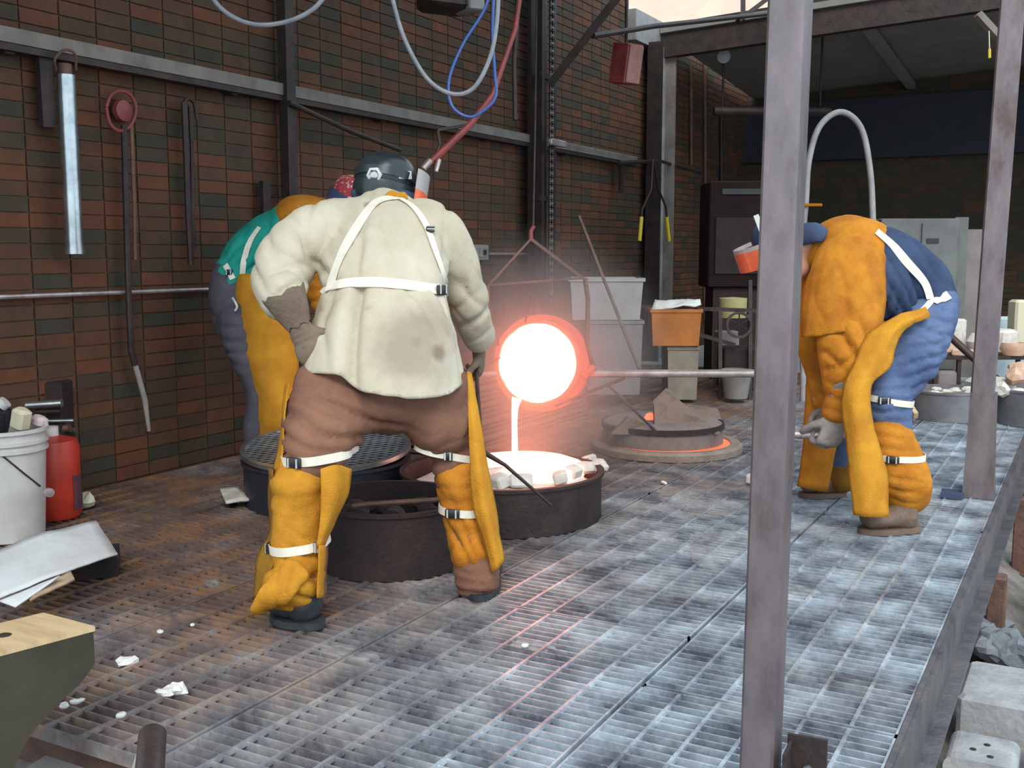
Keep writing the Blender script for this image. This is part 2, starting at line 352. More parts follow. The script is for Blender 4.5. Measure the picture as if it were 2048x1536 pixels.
# deck edge channel, joists and legs
e = MB(); e.box((-.350, 5.4, -.012), (.014, 9.9, .036)); e.box((-.338, 5.4, -.075), (.010, 9.9, .15)); e.box((-.318, 5.4, -.153), (.05, 9.9, .012))
struct('trim_5', e, mat('edge_channel', (.10, .095, .11), (.20, .18, .19), rough=.4, metal=.6, scale=8, bump=.2))
j = MB()
for yy in (1.75, 3.62, 4.82, 6.7, 8.5): j.box((-2.3, yy, -.10), (3.9, .06, .11))
struct('trim_6', j, 'rust')
g = thing('deck_leg', G(1990, 1190, -.6), 'short dark steel legs under the outer edge of the grating deck', 'leg', 'legs under the deck edge')
for n_, yy in enumerate((2.2, 4.7, 6.3, 7.9)):
    L0 = MB().box((-.29, yy, -.37), (.07, .09, .42), bev=.006).box((-.29, yy, -.575), (.14, .16, .02))
    if n_ == 0: bpy.data.objects.remove(g)
    one('deck_leg', L0, 'rust', ['dark steel leg under the deck edge nearest the camera', 'dark steel leg under the deck edge beside the grey rocks', 'dark steel leg under the deck edge below the rear post', 'farthest dark steel leg under the deck edge'][n_], 'leg', 'legs under the deck edge', False)

# ------------------------------------------------------------------ soft bodies: lofts fused by a voxel remesh
def limb(mb, pts, rad, hint, n=20, sm=4):
    """pts: centres; rad: (across, deep) half widths; hint: direction of 'across'"""
    c = catmull([V(p) for p in pts], sm); k = len(pts)-1; rings = []
    rr = catmull([V((r[0], r[1], 0)) if isinstance(r, tuple) else V((r, r, 0)) for r in rad], sm)
    def ring(p, t, ra, rb):
        a, b = frame_at(t, hint); return [p+a*math.cos(2*math.pi*q/n)*ra+b*math.sin(2*math.pi*q/n)*rb for q in range(n)]
    for i, p in enumerate(c):
        t = c[min(i+1, len(c)-1)]-c[max(i-1, 0)]; rings.append(ring(p, t, rr[i].x, rr[i].y))
    t0 = (c[0]-c[1]).normalized(); t1 = (c[-1]-c[-2]).normalized(); pre = []; post = []
    for s_ in (.95, .7, .35):
        f = math.sqrt(1-s_*s_)
        pre.append(ring(c[0]+t0*min(rr[0].x, rr[0].y)*s_*.8, c[1]-c[0], rr[0].x*f, rr[0].y*f))
    for s_ in (.35, .7, .95):
        f = math.sqrt(1-s_*s_); post.append(ring(c[-1]+t1*min(rr[-1].x, rr[-1].y)*s_*.8, c[-1]-c[-2], rr[-1].x*f, rr[-1].y*f))
    mb.loft(pre+rings+post); return mb
def ell(mb, c, r, R=None, n=18):
    c = V(c); rings = []
    for i in range(1, n//2):
        th = math.pi*i/(n//2); z = -math.cos(th); f = math.sin(th)
        q = [V((r[0]*f*math.cos(2*math.pi*k/n), r[1]*f*math.sin(2*math.pi*k/n), r[2]*z)) for k in range(n)]
        rings.append([c+(R @ p if R is not None else p) for p in q])
    mb.loft(rings); return mb
def fuse(mb, name, m, vox=.012, smooth=6, disp=None, parent=None, cut=None, shell=0, label=None):
    me = bpy.data.meshes.new(name); me.from_pydata(mb.v, [], mb.f)
    bm = bmesh.new(); bm.from_mesh(me); bmesh.ops.recalc_face_normals(bm, faces=bm.faces); bm.to_mesh(me); bm.free()
    o = bpy.data.objects.new('tmp', me); COL.objects.link(o)
    r = o.modifiers.new('r', 'REMESH'); r.mode = 'VOXEL'; r.voxel_size = vox
    s = o.modifiers.new('s', 'SMOOTH'); s.factor = .5; s.iterations = smooth
    dg = bpy.context.evaluated_depsgraph_get(); dg.update()
    me2 = bpy.data.meshes.new_from_object(o.evaluated_get(dg)); me2.name = name
    bpy.data.objects.remove(o)
    bm = bmesh.new(); bm.from_mesh(me2); bm.normal_update()
    if disp:
        nv = [(v, v.co+v.normal*disp(v.co, v.normal)) for v in bm.verts]
        for v, p in nv: v.co = p
    if cut:
        kill = [f for f in bm.faces if cut(f.calc_center_median())]
        bmesh.ops.delete(bm, geom=kill, context='FACES')
        if shell: 
            for _ in range(8):
                nb_ = []
                for v in bm.verts:
                    if v.is_boundary:
                        q = [e_.other_vert(v).co for e_ in v.link_edges if e_.is_boundary]
                        if len(q) == 2: nb_.append((v, v.co*.4+(q[0]+q[1])*.3))
                for v, p in nb_: v.co = p
            bmesh.ops.smooth_vert(bm, verts=[v for v in bm.verts if any(e_.other_vert(v).is_boundary for e_ in v.link_edges) and not v.is_boundary], factor=.5, use_axis_x=True, use_axis_y=True, use_axis_z=True)
            bmesh.ops.recalc_face_normals(bm, faces=bm.faces); g_ = bmesh.ops.solidify(bm, geom=bm.faces[:], thickness=shell)
    bm.normal_update(); bm.to_mesh(me2); bm.free()
    for p in me2.polygons: p.use_smooth = True
    me2.materials.clear(); me2.materials.append(M[m]); ob = bpy.data.objects.new(name, me2); COL.objects.link(ob)
    if parent is not None: par(ob, parent)
    if label: ob['label'] = label
    return ob
def bvh_of(*obs):
    vs = []; fs = []
    for o in obs:
        k = len(vs); vs += [v.co.copy() for v in o.data.vertices]; fs += [tuple(i+k for i in p.vertices) for p in o.data.polygons]
    return BVHTree.FromPolygons(vs, fs)
def wrinkle(creases, base=.004, sc_=9, seed=0, st=(1, 1, 1), fine=.0015):
    """creases: (centre, axis, amplitude, wavelength, radius)"""
    cs = [(V(c), V(a).normalized(), am, wl, rd) for c, a, am, wl, rd in creases]
    def f(p, n):
        q = V((p.x*st[0], p.y*st[1], p.z*st[2]))
        d = base*noise.noise(q*sc_+V((seed, 0, 0)))*1.9+fine*noise.noise(q*32+V((0, seed, 0)))
        d += -base*1.5*max(0, .20-abs(noise.noise(q*sc_*.55+V((seed+9, 3, 0)))))*5+base*.4
        for c, a, am, wl, rd in cs:
            e = p-c; g_ = math.exp(-e.length_squared/(rd*rd))
            if g_ > .03:
                ph = e.dot(a)/wl*2*math.pi+2.2*noise.noise(p*7+V((seed, seed, 0)))
                d += 1.5*am*g_*(.55-1.7*(1-abs(math.sin(ph*.5)))**2.2)
        return d
    return f
def sheet(rows, name, m, parent=None, th=.004, n=5, wob=.004, seed=0, label=None):
    """leather or cloth panel through rows of points, with real thickness"""
    rs = [catmull([V(p) for p in r], n) for r in rows]; cols = len(rs[0])
    cc = [catmull([r[k] for r in rs], n) for k in range(cols)]; nr = len(cc[0])
    vs = [cc[k][i] for i in range(nr) for k in range(cols)]
    me = bpy.data.meshes.new(name); me.from_pydata(vs, [], [(i*cols+k, i*cols+k+1, (i+1)*cols+k+1, (i+1)*cols+k) for i in range(nr-1) for k in range(cols-1)])
    bm = bmesh.new(); bm.from_mesh(me); bm.normal_update()
    for v in bm.verts: v.co += v.normal*wob*(noise.noise(v.co*9+V((seed, 0, 0)))*1.5+.5*noise.noise(v.co*25))
    bmesh.ops.recalc_face_normals(bm, faces=bm.faces); bmesh.ops.solidify(bm, geom=bm.faces[:], thickness=th)
    bm.to_mesh(me); bm.free()
    for p in me.polygons: p.use_smooth = True
    me.materials.append(M[m]); ob = bpy.data.objects.new(name, me); COL.objects.link(ob)
    if parent is not None: par(ob, parent)
    if label: ob['label'] = label
    return ob
def hit(bv, u, v, off=0.0):
    r = ray(u, v).normalized(); loc, nrm, i, d = bv.ray_cast(C0, r)
    if loc is None: return None
    if nrm.dot(r) > 0: nrm = -nrm
    return loc+nrm*off, nrm
def ribbon(mb, pn, w_, th=.003):
    """band lying along points with normals"""
    n = len(pn)
    rings = []
    for i, (p, nn) in enumerate(pn):
        t = pn[min(i+1, n-1)][0]-pn[max(i-1, 0)][0]; t.normalize(); s_ = t.cross(nn).normalized(); nn = s_.cross(t)
        if nn.dot(pn[i][1]) < 0: nn = -nn
        rings.append([p-s_*w_/2, p+s_*w_/2, p+s_*w_/2+nn*th, p-s_*w_/2+nn*th])
    mb.loft(rings); return mb
def strap(bv, uv, w_, name, parent, m='strap', off=.002, steps=6, fallback=3.5):
    q = catmull([V((a, b, 0)) for a, b in uv], steps); pn = []
    for p in q:
        h = hit(bv, p.x, p.y, off)
        if h: pn.append(h)
    # calm the normals and points
    for _ in range(2):
        pn = [(pn[i][0] if i in (0, len(pn)-1) else (pn[i-1][0]+pn[i][0]*2+pn[i+1][0])/4, sum((pn[max(0, min(len(pn)-1, i+k))][1] for k in (-2, -1, 0, 1, 2)), V()).normalized()) for i in range(len(pn))]
    mb = MB(); ribbon(mb, [(p+nn*off, nn) for p, nn in pn], w_); return mb.build(name, m, parent, True), pn
def ring_strap(bv, c, axis, w_, name, parent, R_=.3, m='strap', off=.003, n=30, hint=None):
    c = V(c); a, b = frame_at(V(axis), hint or RT); pn = []
    for k in range(n):
        d = a*math.cos(2*math.pi*k/n)+b*math.sin(2*math.pi*k/n); loc, nrm, i, dd = bv.ray_cast(c+d*R_, -d, R_)
        if loc is None: loc = c+d*.06
        pn.append((loc, d))
    rr = [(p-c).length for p, d in pn]; rr = [(rr[k-1]+rr[k]*2+rr[(k+1) % n])/4 for k in range(n)]
    pn = [(c+pn[k][1]*(rr[k]+off), pn[k][1]) for k in range(n)]; ax = V(axis).normalized()
    mb = MB(); vs = []
    for p, d in pn: vs += [p-ax*w_/2, p+ax*w_/2, p+ax*w_/2+d*.003, p-ax*w_/2+d*.003]
    mb.add(vs, [(k*4+q, k*4+(q+1) % 4, ((k+1) % n)*4+(q+1) % 4, ((k+1) % n)*4+q) for k in range(n) for q in range(4)])
    o = mb.build(name, m, parent, True); return o, pn
def clip(pn_i, axis, parent, L_=.05, w_=.034):
    p, nn = pn_i; t = V(axis).normalized(); s_ = t.cross(nn).normalized()
    R = Matrix((s_, t, s_.cross(t))).transposed(); mb = MB().box(p+nn*.006, (L_, w_, .012), R, bev=.003)
    b = mb.build('buckle', 'buckle', parent, True)
    for q in (-.3, .3): MB().box(p+nn*.012+s_*L_*q, (.005, w_*.9, .006), R).build('buckle_bar', 'reflect', b, False)
    return b
# head with face: local x = right ear side, y = nose, z = crown
def head(mb, c, face, up, s=1.0):
    y = V(face).normalized(); z = (V(up)-y*V(up).dot(y)).normalized(); x = y.cross(z); R = Matrix((x, y, z)).transposed(); c = V(c)
    at = lambda a, b, d: c+R @ (V((a, b, d))*s)
    ell(mb, at(0, -.012, .02), (.077*s, .097*s, .105*s), R, 24); ell(mb, at(0, .03, -.05), (.056*s, .062*s, .068*s), R)
    ell(mb, at(0, .075, -.095), (.024*s, .018*s, .018*s), R, 10)
    ell(mb, at(0, .088, .028), (.05*s, .014*s, .011*s), R, 12)
    limb(mb, [at(0, .088, .015), at(0, .105, -.022)], [.009*s, .015*s], x, 10, 3)
    for q in (-1, 1):
        ell(mb, at(q*.032, .074, -.018), (.022*s, .018*s, .02*s), R, 10)
        ell(mb, at(q*.081, -.005, -.01), (.010*s, .020*s, .032*s), R, 12)
        ell(mb, at(q*.031, .083, .006), (.013*s, .010*s, .009*s), R, 10)
    ell(mb, at(0, .088, -.058), (.024*s, .010*s, .007*s), R, 10); ell(mb, at(0, .086, -.070), (.021*s, .010*s, .007*s), R, 10)
    limb(mb, [at(0, -.03, -.05), at(0, -.045, -.15)], [.055*s, .06*s], x, 16, 3)
    return R, at
def eyes(at, R, parent):
    for q in (-1, 1):
        ell(MB(), (0, 0, 0), (1, 1, 1)); m_ = MB(); ell(m_, at(q*.031, .089, .006), (.011, .007, .008), R, 10); m_.build('eye', 'buckle', parent)
def glove(name, m, parent, wrist, direc, back, thumb_side, curl=.6, cuff=.085, s=1.0, label=None):
    """gauntlet: palm, four unequal bent fingers and a thumb from the side of the palm"""
    y = V(direc).normalized(); z = (V(back)-y*V(back).dot(y)).normalized(); x = y.cross(z)*thumb_side; w0 = V(wrist)
    at = lambda a, b, d: w0+(x*a+y*b+z*d)*s
    mb = MB(); limb(mb, [at(0, -.01, 0), at(0, .03, 0), at(0, .075, .002), at(0, .098, 0)], [(.032*s, .026*s), (.040*s, .024*s), (.046*s, .021*s), (.043*s, .017*s)], x, 16)
    for k, (fx, ln, fy) in enumerate(((.034, .075, .094), (.0115, .084, .098), (-.0115, .078, .096), (-.034, .062, .088))):
        pts = [at(fx*.9, fy-.03, 0)]; p = V((fx, fy, 0)); a = curl*.35; pts.append(at(*p))
        for seg, q in enumerate((.44, .31, .25)):
            a += curl*(.5 if seg == 0 else .9); p = p+V((0, math.cos(a), -math.sin(a)))*ln*q; pts.append(at(*p))
        limb(mb, pts, [.0125*s, .0120*s, .0112*s, .0105*s, .0088*s], x, 10, 3)
    limb(mb, [at(.018, .018, -.004), at(.052, .045, -.012), at(.066, .075, -.024-.02*curl), at(.056, .100, -.038-.03*curl)], [.016*s, .0145*s, .0125*s, .010*s], z, 10, 3)
    o = fuse(mb, name, m, .006, 3, wrinkle([(at(0, 0, 0), y, .002, .018, .05)], .0015, 20), parent, label=label)
    c = MB(); n = 20; rings = []
    for b_, r in ((0.0, .036), (-.04, .050), (-cuff, .066)):
        rings.append([at(math.cos(2*math.pi*k/n)*r, b_+.006*math.sin(k*1.9), math.sin(2*math.pi*k/n)*r*.85) for k in range(n)])
    for b_, r in ((-cuff, .062), (-.04, .046), (0, .032)): rings.append([at(math.cos(2*math.pi*k/n)*r, b_+.006*math.sin(k*1.9), math.sin(2*math.pi*k/n)*r*.85) for k in range(n)])
    c.loft(rings, caps=False); c.build('cuff', m, o, True)
    return o
def boot(name, m, parent, heel, toe, h=.13, wd=.052, shaft=None):
    heel, toe = V(heel), V(toe); y = (toe-heel); y.z = 0; L_ = y.length; y.normalize(); x = y.cross(ZU); z0 = min(heel.z, toe.z)
    b = V((heel.x, heel.y, z0)); at = lambda a, c, d: b+x*a+y*c+ZU*d
    mb = MB(); limb(mb, [at(0, .05, .066), at(0, L_*.35, .070), at(0, L_*.6, .062), at(0, L_*.86, .056)], [(wd*.9, .050), (wd*.92, .052), (wd*1.06, .044), (wd*1.0, .036)], x, 18)
    limb(mb, [at(0, .06, .05), at(0, .065, h)], [(wd*.85, .052), (wd*.85, .055)], x, 16)
    o = fuse(mb, name, m, .008, 4, wrinkle([(at(0, L_*.5, .07), y, .003, .025, .06)], .002, 14), parent, cut=lambda p: p.z < z0+.018)
    so = MB(); n = 28; ring = []
    for k in range(n):
        a = 2*math.pi*k/n; ca = math.copysign(abs(math.cos(a))**.75, math.cos(a)); cy = L_*.5+ca*(L_*.5+.008); wx = wd*(1.02 if ca > -.2 else .9); ring.append((math.sin(a)*wx, cy))
    so.loft([[at(a, c, z) for a, c in ring] for z in (.002, .024)]); so.build('sole', m, o, True); return o

FH_ = FH
# ================================================================== person A: beige jacket, back to us
pA = thing('person', P(765, 1230, 3.45)*1, 'person in beige jacket with crossed cream straps and yellow leggings, back turned, legs apart', 'person')
pA.location = V((pA.location.x, pA.location.y, 0))
lat = RT.copy(); vfoot = 0
LF = G(592, 1246); RFt = G(955, 1192)
dL = pix(LF)[2]; dR = pix(RFt)[2]
hipL, hipR = P(672, 770, 3.48), P(852, 772, 3.56)
kneeL, kneeR = P(630, 915, dL+.0), P(905, 905, dR+.02)
ankL, ankR = P(600, 1175, dL+.02), P(952, 1150, dR+.02)
shL, shR = P(640, 462, 3.76), P(872, 468, 3.82)
elL, elR = P(556, 560, 3.62), P(930, 585, 3.90)
wrL, wrR = P(598, 640, 3.50), P(957, 680, 4.06)
hcA = P(775, 372, 4.0)
body = MB()
limb(body, PP([(765, 780, 3.52), (765, 700, 3.55), (765, 600, 3.64), (765, 500, 3.78), (770, 440, 3.87)]), [(.15, .10), (.16, .11), (.14, .10), (.17, .105), (.13, .08)], RT)
limb(body, [P(772, 435, 3.9), hcA], [.06, .055], RT)
faceA = (RT*.90+FH*.42-ZU*.22)
RA, atA = head(body, hcA, faceA, ZU+FH*.15)
for a, b_, c in ((shL, elL, wrL), (shR, elR, wrR)): limb(body, [a.lerp(P(765, 450, 3.85), .25), a, b_, c], [.055, .055, .042, .03], FH)
for a, b_, c in ((hipL, kneeL, ankL), (hipR, kneeR, ankR)): limb(body, [a, b_, c], [.085, .058, .042], RT)
oA = fuse(body, 'body', 'skin', .011, 3, None, pA)
# trousers
tr = MB()
limb(tr, PP([(765, 805, 3.53), (765, 740, 3.55), (765, 690, 3.57)]), [(.20, .13), (.215, .145), (.20, .14)], RT)
limb(tr, [P(678, 775, 3.50), P(650, 850, 3.44), kneeL, P(608, 1050, dL+.02), P(600, 1190, dL+.02)], [(.145, .13), (.135, .125), (.098, .095), (.078, .078), (.085, .095)], RT)
limb(tr, [P(850, 775, 3.56), P(882, 850, 3.60), kneeR, P(932, 1040, dR+.02), P(950, 1130, dR+.01), P(955, 1162, dR+.0)], [(.145, .13), (.115, .115), (.078, .085), (.062, .07), (.076, .085), (.074, .085)], RT)
oTr = fuse(tr, 'trousers', 'brown', .012, 5, wrinkle([(kneeL+ZU*.05, ZU+RT*.3, .009, .05, .14), (P(700, 820, 3.4), RT*.4+ZU, .010, .07, .18), (kneeR, ZU-RT*.3, .008, .05, .12), (P(600, 1195, dL), ZU, .010, .04, .08), (P(955, 1155, dR), ZU, .011, .035, .08)], .006, 7, 3), pA, label='loose brown trousers, cuffs bunched over the boots')
# jacket
jk = MB()
limb(jk, PP([(762, 800, 3.52), (764, 745, 3.53), (766, 690, 3.55), (768, 620, 3.61), (768, 572, 3.65), (768, 510, 3.75), (766, 455, 3.84), (772, 418, 3.90)]),
     [(.285, .20), (.272, .195), (.255, .185), (.222, .165), (.212, .155), (.232, .15), (.225, .125), (.12, .085)], RT)
limb(jk, [P(700, 440, 3.86), shL, P(583, 505, 3.69), elL, P(566, 600, 3.55), P(577, 614, 3.53)], [.085, .104, .100, .092, .076, .066], FH)
limb(jk, [P(840, 440, 3.88), shR, P(908, 520, 3.85), elR, P(945, 640, 3.98), P(958, 672, 4.05)], [.085, .10, .085, .078, .068, .064], FH)
limb(jk, [P(770, 420, 3.92), P(776, 400, 3.97)], [(.085, .07), (.07, .065)], RT)
hem = [(585, 752), (640, 746), (690, 745), (715, 775), (770, 786), (850, 797), (900, 790), (940, 765)]
def hemv(u):
    if u <= hem[0][0]: return hem[0][1]
    for (a, b_), (c, d) in zip(hem[:-1], hem[1:]):
        if a <= u <= c: return b_+(d-b_)*(u-a)/(c-a)
    return hem[-1][1]
HEM = [(P(u, v, 3.38)-C0).dot(RT) for u, v in hem]; HEZ = [P(u, v, 3.38).z for u, v in hem]
def hemz(p):
    x = (p-C0).dot(RT)
    if x <= HEM[0]: return HEZ[0]
    for i in range(len(HEM)-1):
        if x <= HEM[i+1]: return HEZ[i]+(HEZ[i+1]-HEZ[i])*(x-HEM[i])/(HEM[i+1]-HEM[i])
    return HEZ[-1]
belt = P(768, 577, 3.5)
foldx = (P(700, 650, 3.4)-C0).dot(RT)
wA = wrinkle([(elL, V((.4, 0, 1)), .012, .09, .13), (P(620, 500, 3.6), RT+ZU*.8, .014, .11, .12), (P(605, 560, 3.5), ZU*.9+RT*.5, .014, .06, .07), (P(650, 640, 3.4), RT, .007, .09, .10), (elR, ZU+RT*.8, .006, .08, .10), (P(945, 640, 3.9), ZU-RT*.6, .008, .07, .08),
              (P(880, 600, 3.5), RT*.8+ZU*.5, .010, .06, .10), (P(720, 500, 3.6), RT+ZU*.3, .005, .09, .13), (P(600, 560, 3.5), ZU-RT*.5, .012, .06, .1)], .0042, 6, 11, (1.2, 1.2, .45))
sxL = (P(622, 450, 3.7)-C0).dot(RT); sxR = (P(893, 470, 3.75)-C0).dot(RT)
def dA(p, n):
    d = wA(p, n); x = (p-C0).dot(RT)
    for sx_, sg in ((sxL, 1), (sxR, -1)):
        q_ = (x-sx_)*sg
        if 1.12 < p.z < 1.36: d -= .010*math.exp(-(q_/.012)**2)
    if n.dot(FH) < .2 and p.z > .5:
        dz = abs(p.z-belt.z)
        if dz < .09 and abs(x-(belt-C0).dot(RT)) < .26: d -= .009*math.exp(-(dz/.030)**2)
        if p.z < belt.z+.02: d += .020*math.exp(-((x-foldx+.03)/.032)**2)-.030*math.exp(-((x-foldx-.018)/.017)**2)+.006*math.sin(x*38)*min(1, max(0, (belt.z-p.z)*4))
        elif p.z < belt.z+.35: d -= .006*math.exp(-((x-foldx-.01)/.012)**2)
    return d
def cutA(p):
    x, y, d = pix(p); return p.z < hemz(p) and p.z < .80
oJk = fuse(jk, 'jacket', 'canvas', .0105, 4, dA, pA, cut=cutA, shell=.006, label='beige canvas jacket with a soot mark over the seat')
# soot and sweat marks on the canvas
def stain(mt, spots, col=(.22, .16, .12)):
    nt = mt.node_tree; N = nt.nodes; L = nt.links; b = N['Principled BSDF']; cur = b.inputs['Base Color'].links[0].from_socket
    g_ = N.new('ShaderNodeNewGeometry'); nz = N.new('ShaderNodeTexNoise'); nz.inputs['Scale'].default_value = 11; nz.inputs['Detail'].default_value = 5; L.new(g_.outputs['Position'], nz.inputs['Vector'])
    for c, r, k in spots:
        d = N.new('ShaderNodeVectorMath'); d.operation = 'DISTANCE'; L.new(g_.outputs['Position'], d.inputs[0]); d.inputs[1].default_value = c
        a = N.new('ShaderNodeMath'); a.operation = 'MULTIPLY_ADD'; L.new(nz.outputs['Fac'], a.inputs[0]); a.inputs[1].default_value = r*.9; L.new(d.outputs['Value'], a.inputs[2])
        mr = N.new('ShaderNodeMapRange'); mr.interpolation_type = 'SMOOTHSTEP'; mr.inputs['From Min'].default_value = r*.75; mr.inputs['From Max'].default_value = r*1.6; mr.inputs['To Min'].default_value = k; mr.inputs['To Max'].default_value = 0
        L.new(a.outputs[0], mr.inputs['Value']); mx = N.new('ShaderNodeMix'); mx.data_type = 'RGBA'; L.new(mr.outputs[0], mx.inputs[0]); L.new(cur, mx.inputs[6]); mx.inputs[7].default_value = (*col, 1); cur = mx.outputs[2]
    L.new(cur, b.inputs['Base Color'])
stain(M['canvas'], [(P(830, 690, 3.36), .17, .55), (P(880, 705, 3.4), .035, .8), (P(835, 680, 3.36), .03, .5), (P(745, 416, 3.75), .035, .95), (P(890, 640, 3.45), .12, .4), (P(735, 610, 3.4), .02, .4)])
bj = bvh_of(oJk)
s1, q1 = strap(bj, [(800, 396), (760, 402), (735, 425), (700, 480), (676, 530), (660, 582)], .036, 'strap', pA)
s2, q2 = strap(bj, [(795, 396), (825, 415), (850, 450), (868, 500), (888, 560), (893, 590)], .026, 'strap', pA)
s3, q3 = strap(bj, [(640, 590), (662, 575), (700, 567), (760, 566), (820, 572), (880, 581)], .036, 'waist_strap', pA)
clip((hit(bj, 880, 583, .004) or q3[-1]), FH.cross(RT), pA, .05, .034)
for u, v in ((858, 463),): h = hit(bj, u, v, .004); clip(h, RT, pA, .03, .03) if h else None
kn = MB()
limb(kn, PP([(772, 397, 3.80), (785, 390, 3.80), (797, 396, 3.79)]), [.012, .018, .012], ZU, 10); limb(kn, PP([(795, 394, 3.79), (806, 389, 3.8), (813, 397, 3.80)]), [.008, .012, .008], ZU, 10)
fuse(kn, 'apron_tie', 'leather', .006, 2, None, pA)
col = MB(); limb(col, PP([(712, 388, 3.97), (750, 384, 3.93), (800, 392, 3.92), (840, 402, 3.97)]), [(.022, .03), (.028, .03), (.028, .03), (.02, .025)], ZU, 12); fuse(col, 'shirt_collar', 'navy', .008, 3, None, pA)
# gloves
glove('glove', 'glovet', pA, P(598, 652, 3.44), V((0, 0, -1))+RT*.45, -FH*.9-RT*.3, -1, .7, .10, 1.15)
gR = glove('glove', 'glovet', pA, P(958, 695, 4.10), -ZU+FH*.4, RT, 1, .9, .08, 1.0)
# hard headgear, strap and visor
hm = MB(); z = RA @ V((0, 0, 1)); prof = [(.106, -.02), (.113, .0), (.112, .03), (.104, .06), (.085, .085), (.05, .103), (.0005, .110)]
hm.lathe(hcA+RA @ V((0, -.01, .012)), prof, 28, z)
helm = hm.build('headgear', 'helmet', pA, True)
nb = MB(); nb.lathe(hcA+RA @ V((0, -.01, .012)), [(.107, -.075), (.116, -.045), (.117, -.02), (.113, -.018), (.103, -.07)], 28, z, closed=True); nb.build('neck_cloth', 'helmet', helm, True, 'black cloth guard below the headgear')
bh = bvh_of(helm)
h = hit(bh, 750, 350, .0)
if h:
    p, nn = h; a, b_ = frame_at(nn, ZU); mb = MB(); mb.lathe(p, [(.030, 0), (.030, .010), (.021, .012), (.019, .004)], 6, nn); mb.lathe(p, [(.013, 0), (.013, .008), (.0005, .009)], 12, nn); k_ = mb.build('ratchet_knob', 'reflect', helm, True, 'silver hexagonal ratchet knob')
for (u, v, m_, nme, a, b_) in ((810, 350, 'reflect', 'reflective_patch', .056, .030), (795, 348, 'ivory', 'reflective_patch', .010, .020)):
    h = hit(bh, u, v, .001)
    if h:
        p, nn = h; y_ = (ZU-nn*nn.z).normalized(); x_ = y_.cross(nn); R = Matrix((x_, y_, nn)).transposed(); MB().box(p, (a, b_, .004), R, bev=.001).build(nme, m_, helm, False)
bb = MB(); bb.lathe(hcA+RA @ V((0, -.01, .012)), [(.114, .0), (.119, .0), (.119, .030), (.114, .030)], 28, z, closed=True); bb.build('headband', 'helmet', helm, True)
def visor(c, R, m_, zz0, zz1, r, parent, a=1.15, name='visor'):
    ax = R @ V((0, 0, 1)); mb = MB(); n = 20; vs = []
    for zz in (zz0, zz1):
        for rr in (r, r+.003):
            for k in range(n+1):
                an = math.pi/2-a+2*a*k/n; vs.append(c+R @ V((math.cos(an)*rr, math.sin(an)*rr, zz)))
    q = n+1; fs = []
    for k in range(n): fs += [(k, k+1, 2*q+k+1, 2*q+k), (q+k, 3*q+k, 3*q+k+1, q+k+1), (k, q+k, q+k+1, k+1), (2*q+k, 2*q+k+1, 3*q+k+1, 3*q+k)]
    fs += [(0, 2*q, 3*q, q), (n, q+n, 3*q+n, 2*q+n)]
    mb.add(vs, fs); return mb.build(name, m_, parent, True)
vA = visor(hcA, RA, 'visor', -.145, -.02, .150, pA)
visor(hcA, RA, 'visorg', -.02, .055, .149, vA, name='visor_band')
eyes(atA, RA, oA)
# leggings
def legging(pts, rad, name, m, seed, creases, label=None, cutz=None, hint=RT, n=20, par_=None):
    mb = MB(); limb(mb, pts, rad, hint, n); return fuse(mb, name, m, .010, 3, wrinkle(creases, .005, 8, seed), par_, cut=(lambda p: p.z < cutz) if cutz is not None else None, label=label)
LL = legging([P(606, 968, dL), P(602, 1030, dL-.0), P(598, 1090, dL), P(598, 1140, dL), P(588, 1176, dL-.02)], [(.098, .112), (.090, .102), (.086, .094), (.080, .092), (.095, .118)], 'legging', 'leather', 5,
             [(P(610, 1150, dL-.1), ZU+RT*.5, .012, .05, .09), (P(600, 980, dL), ZU, .006, .06, .1)], par_=pA, label='yellow suede legging flaring over the boot')
limbA = MB(); limb(limbA, PP([(592, 1140, dL-.11), (560, 1178, dL-.13), (530, 1205, dL-.12), (514, 1222, dL-.10)]), [(.055, .03), (.055, .022), (.040, .018), (.028, .014)], RT+ZU*.5, 14); fuse(limbA, 'spat', 'leather', .008, 5, wrinkle([(P(560, 1170, dL-.1), RT, .003, .04, .08)], .0012, 9), pA)
LRg = legging([P(914, 950, dR+.02), P(925, 1000, dR+.02), P(935, 1060, dR+.02), P(944, 1104, dR+.01)], [(.084, .10), (.075, .09), (.070, .085), (.080, .092)], 'legging', 'leathero', 8,
              [(P(935, 1080, dR-.1), RT+ZU*.5, .011, .045, .10), (P(930, 1000, dR), ZU, .005, .05, .1)], par_=pA, label='orange suede legging')
# loose leather flaps
sheet([PP([(640, 938, dL-.10), (672, 930, dL-.07), (700, 938, dL+.02)]), PP([(642, 985, dL-.11), (672, 985, dL-.09), (696, 985, dL+.01)]), PP([(640, 1040, dL-.10), (658, 1040, dL-.09), (672, 1040, dL)]), PP([(632, 1096, dL-.09), (640, 1094, dL-.08), (648, 1090, dL-.03)])], 'side_flap', 'leather', pA, seed=2)
sheet([PP([(636, 1090, dL-.11), (644, 1090, dL-.08), (650, 1090, dL)]), PP([(634, 1150, dL-.11), (642, 1150, dL-.08), (648, 1150, dL)]), PP([(634, 1196, dL-.11), (642, 1196, dL-.08), (648, 1192, dL)])], 'side_flap', 'leather', pA, seed=2)
sheet([PP([(540, 935, dL+.02), (548, 940, dL-.05)]), PP([(537, 1000, dL+.04), (548, 1000, dL-.04)]), PP([(540, 1060, dL+.04), (556, 1060, dL-.04)]), PP([(515, 1120, dL+.03), (556, 1110, dL-.04)]), PP([(505, 1200, dL+.02), (535, 1160, dL-.03)])], 'back_flap', 'leatherd', pA, seed=4, label='dark inner side of the suede flap')
